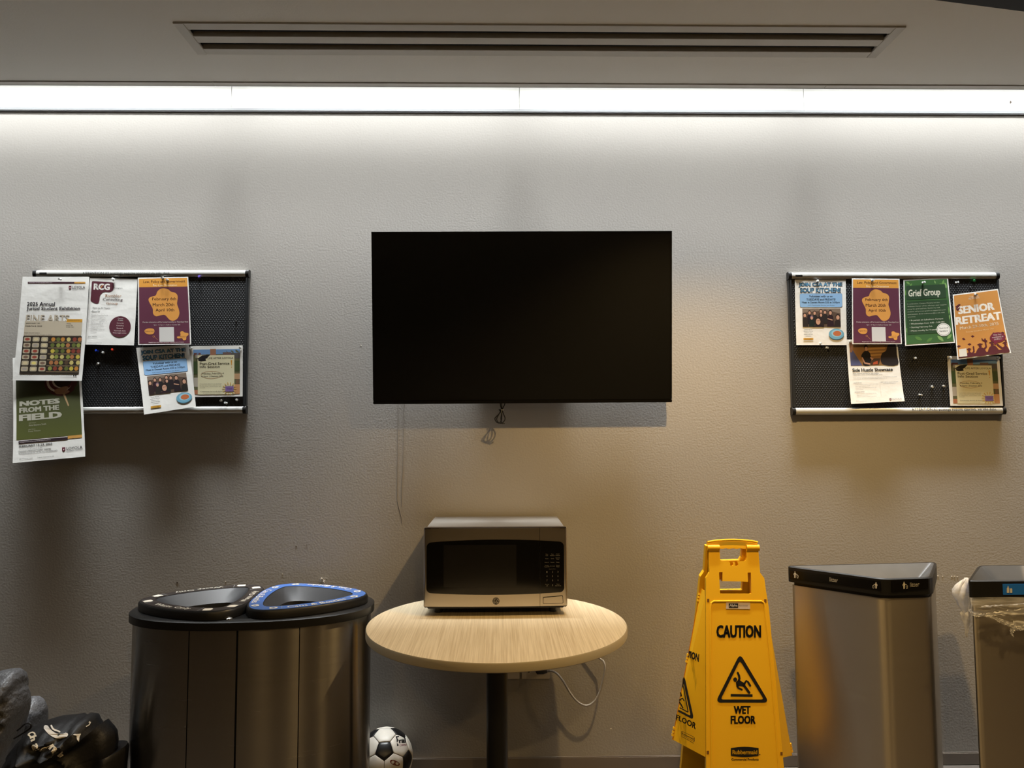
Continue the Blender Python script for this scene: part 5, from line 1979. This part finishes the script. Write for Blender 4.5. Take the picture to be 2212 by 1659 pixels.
cuts = [0, 40, 90] + sorted(seam_angle(x) for x in (402, 505, 646))
for i in range(len(cuts)):
    a, b_ = cuts[i], cuts[(i + 1) % len(cuts)]
    if b_ <= a:
        b_ += NSEG
    m_ = max(6, (b_ - a))
    outer, inner = [], []
    for j in range(m_ + 1):
        t = (a + 0.12 + (b_ - a - 0.24) * j / m_) * 2 * PI / NSEG
        outer.append(sell(t, RA - 0.012, RB - 0.012))
        inner.append(sell(t, RA - 0.016, RB - 0.016))
    mb = MB()
    lp = outer + inner[::-1]
    mb.loft([[ro(p[0], p[1], z) for p in lp] for z in (0.02, RZ - 0.026)], M_steel_v, True, True)
    mb.build('steel_panel', stn, smooth=True, angle=50)
mb = MB()
core = [sell(2 * PI * i / 90, RA - 0.017, RB - 0.017) for i in range(90)]
core_i = [sell(2 * PI * i / 90, RA - 0.021, RB - 0.021) for i in range(90)]
mb.loft([[ro(p[0], p[1], 0.0) for p in core], [ro(p[0], p[1], RZ - 0.033) for p in core], [ro(p[0], p[1], RZ - 0.033) for p in core_i], [ro(p[0], p[1], RZ - 0.25) for p in core_i]], M_slot, True, True)
mb.build('inner_core', stn, smooth=True)


def lid_shape(sx_):
    """rounded triangle with bulging sides; sx_ = -1 points left, +1 points right"""
    V = [Vector((sx_ * 0.449, -0.004)), Vector((sx_ * 0.022, 0.246)), Vector((sx_ * 0.022, -0.246))]
    if sx_ > 0:
        V = [V[0], V[1], V[2]]
    pts = []
    ctr = (V[0] + V[1] + V[2]) / 3
    for i in range(3):
        a, b_ = V[i], V[(i + 1) % 3]
        mid = (a + b_) / 2
        out = (mid - ctr).normalized()
        bul = 0.055 if i != 1 else 0.035
        for k in range(12):
            t = k / 12
            pts.append(a * (1 - t) + b_ * t + out * bul * 4 * t * (1 - t))
    # soften the corners
    for _ in range(7):
        pts = [(pts[i - 1] + pts[i] * 2 + pts[(i + 1) % len(pts)]) / 4 for i in range(len(pts))]
    pl = [(p.x, p.y) for p in pts]
    area = sum(pl[i - 1][0] * pl[i][1] - pl[i][0] * pl[i - 1][1] for i in range(len(pl)))
    return pl if area > 0 else pl[::-1]


shapes = {-1: lid_shape(-1), 1: lid_shape(1)}
mb = MB()
rim_o = [sell(2 * PI * i / 90, RA, RB) for i in range(90)]
rim_i = [sell(2 * PI * i / 90, RA - 0.006, RB - 0.006) for i in range(90)]
M_rim = mat('rim_black', (20, 20, 21), rough=0.38)
Rr = lambda l, z: [ro(p[0], p[1], z) for p in l]
mb.loft([Rr(rim_i, RZ - 0.032), Rr(rim_o, RZ - 0.030), Rr(rim_o, RZ - 0.004), Rr(rim_i, RZ)], M_rim)
mb.flat([rim_i, inset(shapes[-1], 0.02), inset(shapes[1], 0.02)], M_rim, lambda x, y: ro(x, y, RZ))
mb.build('rim_tray', stn, smooth=True, angle=35)
mb = MB()
lk = ro(-0.035, -0.205, RZ)
mb.lathe([(0.013, 0.0), (0.013, 0.004), (0.009, 0.007), (0.001, 0.009)], mat('chrome', (210, 208, 204), rough=0.12, metal=1.0), n=20, o=lk, cap=False)
mb.build('lock', stn, smooth=True)


def side_run(shape, a0, a1):
    """the stretch of an outline between two directions seen from its middle, counter-clockwise"""
    n_ = len(shape)
    c = Vector((sum(p[0] for p in shape) / n_, sum(p[1] for p in shape) / n_))
    dense = []
    for i in range(n_):
        p, q = Vector(shape[i]), Vector(shape[(i + 1) % n_])
        for k in range(6):
            dense.append(p.lerp(q, k / 6))
    out = []
    for p in dense:
        a = math.degrees(math.atan2(p.y - c.y, p.x - c.x)) % 360
        d = (a - a0) % 360
        if d <= (a1 - a0) % 360:
            out.append((d, p))
    out.sort(key=lambda t: t[0])
    return [p for _, p in out]


def run_map(run, z, off, height):
    """maps u along the run, v down (0 = inner) to 3-D: letters stand with their tops towards the middle"""
    L = [0.0]
    for i in range(1, len(run)):
        L.append(L[-1] + (run[i] - run[i - 1]).length)

    def fn(u, v):
        s_ = min(max(u, 0.0), 1.0) * L[-1]
        i = 1
        while i < len(L) - 1 and L[i] < s_:
            i += 1
        t = (s_ - L[i - 1]) / max(1e-9, L[i] - L[i - 1])
        p = run[i - 1].lerp(run[i], t)
        d = (run[i] - run[i - 1]).normalized()
        inn_ = Vector((-d.y, d.x))
        q = p + inn_ * (off + height * (1 - v))
        return ro(q.x, q.y, z)
    return fn


def recycle_icon(mb, fn, m):
    for k in range(3):
        a0 = k * 2 * PI / 3
        arc = [(.5 + .33 * math.cos(a0 + j * .28), .5 + .33 * math.sin(a0 + j * .28)) for j in range(6)]
        mb.flat([stroke(arc, .17)], m, fn)
        e = a0 + 1.45
        ex, ey = .5 + .33 * math.cos(e), .5 + .33 * math.sin(e)
        mb.flat([[(ex + .2 * math.cos(e), ey + .2 * math.sin(e)), (ex - .2 * math.cos(e), ey - .2 * math.sin(e)), (ex + .24 * math.cos(e + PI / 2), ey + .24 * math.sin(e + PI / 2))]], m, fn)


for sx_, word, c_ring, nm in ((-1, 'Waste Only', (44, 38, 36), 'waste_lid'), (1, 'Cans & Bottles', (62, 100, 168), 'bottle_lid')):
    sh = shapes[sx_]
    cxm = sum(p[0] for p in sh) / len(sh)
    cym = sum(p[1] for p in sh) / len(sh)
    LZ = RZ + 0.03
    i1 = inset(sh, 0.004)
    i2 = inset(sh, 0.058)
    i3 = [(cxm + (p[0] - cxm) * .50, cym + (p[1] - cym) * .46) for p in sh]
    lidp = MB()
    lidp.loft([Rr(inset(sh, .003), RZ - 0.001), Rr(sh, RZ + 0.002), Rr(sh, LZ - 0.006), Rr(i1, LZ), Rr(i2, LZ)], mat('lid_black2', (22, 22, 23), rough=0.4))
    lidp.loft([Rr(i2, LZ), Rr(i3, LZ - 0.042), Rr(i3, LZ - 0.07)], mat('funnel_black', (46, 47, 50), rough=0.5, vary=(20, .2)))
    lo_ = lidp.build(nm, stn, smooth=True, angle=35)
    if sx_ > 0:
        lo_['label'] = 'blue-ringed bottle and can lid'
    mb = MB()
    d1, d2 = inset(sh, .008), inset(sh, .054)
    mb.flat([d1, d2], mat('ring_%s' % nm, c_ring, rough=0.4), lambda x, y: ro(x, y, LZ + .0012))
    rg = mb.build('label_ring', lo_)
    corner = [0, 120, 240] if sx_ > 0 else [60, 180, 300]
    for k in range(3):
        run = side_run(sh, corner[k] + 6, corner[k] + 114)
        fn = run_map(run, LZ + .0024, .014, .026)
        tw = .46 if word[0] == 'W' else .56
        mb = MB()
        mb.keep = True
        put_text(mb, word, wht, lambda u, v: fn(.5 - tw / 2 + tw * u, v))
        mb.build('lettering', rg)
        f_i = run_map(run, LZ + .0024, .012, .032)
        for u0 in (.04, .86):
            mb = MB()
            mb.keep = True
            if word[0] == 'C':
                recycle_icon(mb, lambda x, y: f_i(u0 + .10 * x, y), wht)
                mb.build('recycling_icon', rg)
            else:
                mb.flat([[(0, .1), (.8, 0), (1, .3), (.9, .95), (.15, 1), (.05, .6)]], wht, lambda x, y: f_i(u0 + .10 * x, y))
                mb.build('cup_icon', rg)
        mb = MB()
        fl = run_map(run, LZ + .002, .008, .046)
        for u0 in (.165, .835, .0):
            mb.add([fl(u0 - .002, 0), fl(u0 + .002, 0), fl(u0 + .002, 1), fl(u0 - .002, 1)], [(0, 1, 2, 3)], ink((150, 150, 150)))
        mb.keep = True
        mb.build('divider_lines', rg)

# ================================================================== SOCCER BALL
BR_ = 0.108
BCc = onY(832, 1629, -0.125)
BCc.z = max(BCc.z, BR_)
BCc = Vector((BCc.x, -0.125, BR_))
to_cam = (CAM - BCc).normalized()
ball = empty('soccer_ball', (BCc.x, BCc.y, 0))
tag(ball, 'worn black and white soccer ball on the floor beside the recycling station', 'ball')
rt = to_cam.cross(Vector((0, 0, 1))).normalized() * -1
up_ = to_cam.cross(rt) * -1
if up_.z < 0:
    up_ = -up_
ax = (rt * -0.03 + up_ * 0.225 + to_cam * 0.974).normalized()
phi = (1 + 5 ** .5) / 2
ico = [Vector(p).normalized() for p in ((0, 1, phi), (0, -1, phi), (0, 1, -phi), (0, -1, -phi), (1, phi, 0), (-1, phi, 0), (1, -phi, 0), (-1, -phi, 0), (phi, 0, 1), (-phi, 0, 1), (phi, 0, -1), (-phi, 0, -1))]
el = min((ico[0] - q).length for q in ico[1:])
nb = [[j for j in range(12) if j != i and (ico[i] - ico[j]).length < el * 1.1] for i in range(12)]
# rotate so that vertex 0 points along ax with a pentagon corner straight down
q0 = ico[0].rotation_difference(ax).to_matrix()
ico = [q0 @ p for p in ico]
dvec = (ico[nb[0][0]] - ax * ico[nb[0][0]].dot(ax)).normalized()
down = (-up_ - ax * (-up_).dot(ax)).normalized()
ang = math.atan2(dvec.cross(down).dot(ax), dvec.dot(down))
Rm = Matrix.Rotation(ang, 3, ax)
ico = [Rm @ p for p in ico]
M_bw = mat('ball_white', (220, 214, 202), rough=0.4, vary=(30, .12), bump=(300, .1, .001))
M_bb = mat('ball_black', (16, 16, 18), rough=0.35, vary=(30, .3))
mb = MB()
mb.lathe([(max(.0005, BR_ * .968 * math.sin(PI * k / 20)), -BR_ * .968 * math.cos(PI * k / 20)) for k in range(21)], mat('ball_seam', (40, 34, 28), rough=.8), n=36, o=BCc, cap=False)
mb.build('bladder', ball, smooth=True)
faces = []
for i in range(12):
    ring = [(ico[i] * 2 + ico[j]) / 3 for j in nb[i]]
    faces.append((ico[i], ring, M_bb))
for i in range(12):
    for j in nb[i]:
        for k in nb[j]:
            if i < j < k and k in nb[i]:
                t = [ico[i], ico[j], ico[k]]
                ring = []
                for a in range(3):
                    for b_ in range(3):
                        if a != b_:
                            ring.append((t[a] * 2 + t[b_]) / 3)
                faces.append(((t[0] + t[1] + t[2]) / 3, ring, M_bw))
for cc, ring, m in faces:
    n_ = cc.normalized()
    a0 = (ring[0] - n_ * ring[0].dot(n_)).normalized()
    b0_ = n_.cross(a0)
    ring = sorted(ring, key=lambda p: math.atan2(p.dot(b0_), p.dot(a0)))
    bnd = []
    for i in range(len(ring)):
        for k in range(4):
            bnd.append(ring[i].lerp(ring[(i + 1) % len(ring)], k / 4))
    ctr = sum(ring, Vector((0, 0, 0))) / len(ring)
    vs_, fs = [], []
    lv = [(0.985, 0.966), (0.965, 0.990), (0.90, 1.0), (0.6, 1.0), (0.3, 1.0)]
    nb_ = len(bnd)
    for f_, r_ in lv:
        for p in bnd:
            vs_.append(BCc + (ctr.lerp(p, f_)).normalized() * BR_ * r_)
    vs_.append(BCc + ctr.normalized() * BR_)
    for a in range(len(lv) - 1):
        for i in range(nb_):
            j = (i + 1) % nb_
            fs.append((a * nb_ + i, a * nb_ + j, (a + 1) * nb_ + j, (a + 1) * nb_ + i))
    for i in range(nb_):
        fs.append(((len(lv) - 1) * nb_ + i, (len(lv) - 1) * nb_ + (i + 1) % nb_, len(vs_) - 1))
    mb = MB()
    mb.add(vs_, fs, m)
    mb.build('panel', ball, smooth=True, angle=60)


def ballpt(x, y, h=.0006):
    d = ray(x, y).normalized()
    oc = CAM - BCc
    bq = oc.dot(d)
    cq = oc.dot(oc) - (BR_ + h) ** 2
    disc = bq * bq - cq
    if disc < 0:
        return BCc + (CAM + d * (-bq) - BCc).normalized() * (BR_ + h)
    return CAM + d * (-bq - math.sqrt(disc))


c8 = lambda x, y: (780 + x / 15.2, 1550 + y / 15.2)
mb = MB()
mb.keep = True
for lp in ([(1130, 615), (1245, 598), (1250, 640), (1190, 650), (1198, 700), (1215, 700), (1230, 930), (1180, 940), (1165, 720)],):
    mb.flat([[c8(*p) for p in lp]], M_signink, lambda x, y: ballpt(x, y))
qtext(mb, 'rai', [c8(1225, 690), c8(1465, 665), c8(1480, 830), c8(1250, 850)], M_signink, .0006, lambda x, y, h: ballpt(x, y, h), .06)
mb.build('ball_lettering', ball)
mb = MB()
mb.keep = True
qtext(mb, 'COMPET', [c8(1260, 885), c8(1500, 868), c8(1505, 925), c8(1272, 945)], ink((110, 30, 46)), .0006, lambda x, y, h: ballpt(x, y, h), .03)
mb.build('ball_lettering', ball)
mb = MB()
mb.keep = True
tilt_e = lambda cx_, cy_, rx, ry: [(cx_ + x * .92 - y * .38, cy_ + x * .38 + y * .92) for x, y in ellipse(0, 0, rx, ry, 24)]
mb.flat([[c8(*p) for p in tilt_e(1110, 1490, 175, 80)], [c8(*p) for p in tilt_e(1045, 1465, 48, 52)], [c8(*p) for p in tilt_e(1180, 1510, 55, 40)]], ink((112, 60, 48)), lambda x, y: ballpt(x, y))
mb.build('oval_mark', ball)

# ================================================================== BAGS ON THE FLOOR
M_grey_bag = mat('grey_vinyl', (84, 84, 86), rough=0.45, spec=0.5, bump=(34, .8, .014))
M_black_bag = mat('black_nylon', (30, 30, 32), rough=0.48, spec=0.45, bump=(120, .25, .004))


def bag(name, label, outline, Yc, T, m, seed, phi, fold, centre, nr=26, freq=9.0):
    """a soft bag: an outline with its own depth, swollen to front and back, with long creases"""
    dn = []
    for i in range(len(outline)):
        a, b_ = outline[i], outline[(i + 1) % len(outline)]
        k = max(1, int(math.hypot(b_[0] - a[0], b_[1] - a[1]) / 7))
        dn += [(a[0] + (b_[0] - a[0]) * j / k, a[1] + (b_[1] - a[1]) * j / k) for j in range(k)]
    N = len(dn)
    so = Vector((seed, seed * 2.1, seed * .7))

    def depth(x, z, s_):
        u = (x * math.cos(phi) + z * math.sin(phi))
        w = (-x * math.sin(phi) + z * math.cos(phi))
        wob = noise.noise(Vector((x * 5, z * 5, seed)))
        r1 = (1 - abs(noise.noise(Vector((u * freq * .35 + wob, w * freq + wob, 0)) + so))) ** 3
        r2 = (1 - abs(noise.noise(Vector((w * freq * .6, u * freq * 1.3, 4)) + so))) ** 4
        return T * math.sqrt(max(0, 1 - s_ ** 2.6)) + (fold * (r1 - .45) + fold * .6 * (r2 - .4)) * (1 - s_ ** 6)

    mb = MB()
    front, back = [], []
    for i in range(nr + 1):
        s_ = 1 - i / nr
        s_ = max(s_, 0.02)
        rf, rb = [], []
        for p in dn:
            x, y = centre[0] + (p[0] - centre[0]) * s_, centre[1] + (p[1] - centre[1]) * s_
            q = onY(x, y, Yc)
            d = depth(q.x, q.z, s_)
            rf.append(Vector((q.x, Yc - max(d, 0.0), max(q.z, 0.003))))
            rb.append(Vector((q.x, min(-0.015, Yc + max(0.0, T * .8 * math.sqrt(max(0, 1 - s_ ** 2.6)))), max(q.z, 0.003))))
        front.append(rf)
        back.append(rb)
    mb.loft(back[::-1] + front[1:], m, True, True)
    c = onY(*centre, Yc)
    o = mb.build(name, loc=(c.x, Yc, 0), smooth=True, angle=75)
    tag(o, label, 'bag', 'bags on the floor at the left')
    tree = BVHTree.FromPolygons([v.co + Vector(o['_loc']) for v in o.data.vertices], [tuple(p.vertices) for p in o.data.polygons])
    return o, tree


g1, tr1 = bag('vinyl_bag', 'tall crumpled grey vinyl bag at the lower left corner',
              [(-90, 1730), (-90, 1540), (-60, 1480), (-25, 1458), (0, 1449), (20, 1444.5), (34, 1443), (46, 1450), (49, 1462), (47, 1478), (54, 1494), (56, 1512), (53, 1535), (45, 1562), (34, 1600), (20, 1640), (8, 1680), (2, 1730)],
              -0.36, 0.12, M_grey_bag, 1.3, .9, 0.085, (-10, 1590), 26, 15.0)
g2, tr2 = bag('vinyl_bag', 'small grey vinyl bag slumped against the wall behind the black bag',
              [(28, 1700), (40, 1570), (48, 1530), (56, 1510), (66, 1504), (80, 1503), (90, 1510), (97, 1526), (97.5, 1548), (94, 1575), (100, 1700)], -0.105, 0.07, M_grey_bag, 4.2, .5, 0.05, (70, 1590), 26, 16.0)
g3, tr3 = bag('nylon_bag', 'black nylon bag with white print beside the recycling station',
              [(-20, 1735), (8, 1660), (24, 1632), (38, 1610), (54, 1590), (74, 1569), (100, 1556), (125, 1549), (160, 1546), (172, 1544), (178, 1549), (188, 1543), (203, 1545), (208, 1556), (216, 1568), (226, 1557), (240, 1573), (247, 1583), (250, 1605), (247, 1624), (262, 1617),
               (271, 1611), (274, 1617), (272, 1640), (262, 1735)], -0.50, 0.13, M_black_bag, 7.7, .55, 0.075, (140, 1645), 30, 11.0)
# white print that follows the folds of the black bag
cbg = lambda x, y: (x / 6.94, 1420 + y / 6.94)


def bagpt(x, y):
    d = ray(x, y).normalized()
    hit, nrm_, idx, dist = tr3.ray_cast(CAM, d)
    if hit is None:
        hit = onY(x, y, -0.5)
        nrm_ = Vector((0, -1, 0))
    if nrm_.dot(d) > 0:
        nrm_ = -nrm_
    return hit + nrm_ * 0.0025


def dense(lp, n=5):
    out = []
    for i in range(len(lp)):
        a, b_ = lp[i], lp[(i + 1) % len(lp)]
        for k in range(n):
            out.append((a[0] + (b_[0] - a[0]) * k / n, a[1] + (b_[1] - a[1]) * k / n))
    return out


prints = {
    'logo_print': [stroke(spline([(690, 1050), (740, 1120), (830, 1180), (920, 1190), (1000, 1165)], 5), 70), stroke(spline([(770, 1030), (800, 1085), (900, 1125)], 4), 26),
                   [(1060, 1155), (1210, 1150), (1185, 1200), (1175, 1265), (1150, 1240), (1140, 1180)], stroke(spline([(1285, 1040), (1330, 1010), (1350, 960), (1325, 980)], 4), 14)],
}
for nm, lps in prints.items():
    for lp in lps:
        mb = MB()
        mb.keep = True
        mb.flat([[cbg(*p) for p in dense(lp, 2)]], ink((250, 246, 238)), bagpt)
        mb.build(nm, g3)
def drape(mb, s_, q, m):
    qm = quadmap(*[Vector((*cbg(*p), 0)) for p in q])
    v, f, _, _ = glyphs(s_, .05)
    bm = bmesh.new()
    bv = [bm.verts.new((p[0], 1 - p[1], 0)) for p in v]
    for t in f:
        try:
            bm.faces.new([bv[k] for k in t])
        except ValueError:
            pass
    for _ in range(3):
        bmesh.ops.triangulate(bm, faces=bm.faces[:])
        ed = [e for e in bm.edges if e.calc_length() > .15]
        if ed:
            bmesh.ops.subdivide_edges(bm, edges=ed, cuts=1)
    bmesh.ops.triangulate(bm, faces=bm.faces[:])
    bm.verts.index_update()
    mb.add([bagpt(qm(p.co.x, p.co.y).x, qm(p.co.x, p.co.y).y) for p in bm.verts], [tuple(w.index for w in fc.verts) for fc in bm.faces], m)
    bm.free()


for s_, q in (('C', ((500, 1108), (545, 1160), (445, 1205), (402, 1160))), ('h', ((545, 1165), (572, 1235), (470, 1275), (445, 1205))), ('a', ((560, 1290), (578, 1360), (500, 1395), (478, 1325))),
              ('n', ((790, 1305), (862, 1372), (790, 1440), (728, 1370))), ('in', ((930, 1400), (972, 1450), (895, 1495), (845, 1470)))):
    mb = MB()
    mb.keep = True
    drape(mb, s_, q, ink((248, 236, 212)))
    mb.build('bag_lettering', g3)
for lp in (stroke(spline([(600, 1395), (640, 1358), (690, 1348), (704, 1366)], 4), 16), stroke([(538, 1392), (584, 1366)], 14), stroke([(716, 1345), (786, 1308)], 16)):
    mb = MB()
    mb.keep = True
    mb.flat([[cbg(*p) for p in dense(lp, 2)]], ink((248, 236, 212)), bagpt)
    mb.build('bag_lettering', g3)
# thin drawcord of the black bag
mb = MB()
dc = [(215, 1215), (300, 1165), (440, 1075), (472, 1040), (470, 1000), (430, 985), (375, 1000), (320, 1050), (265, 1095)]
mb.tube(spline([bagpt(*cbg(*p)) for p in dc], 4), 0.0028, M_black_bag, n=7)
mb.build('drawcord', g3, smooth=True)
for o in bpy.data.objects:
    if '_loc' in o:
        del o['_loc']
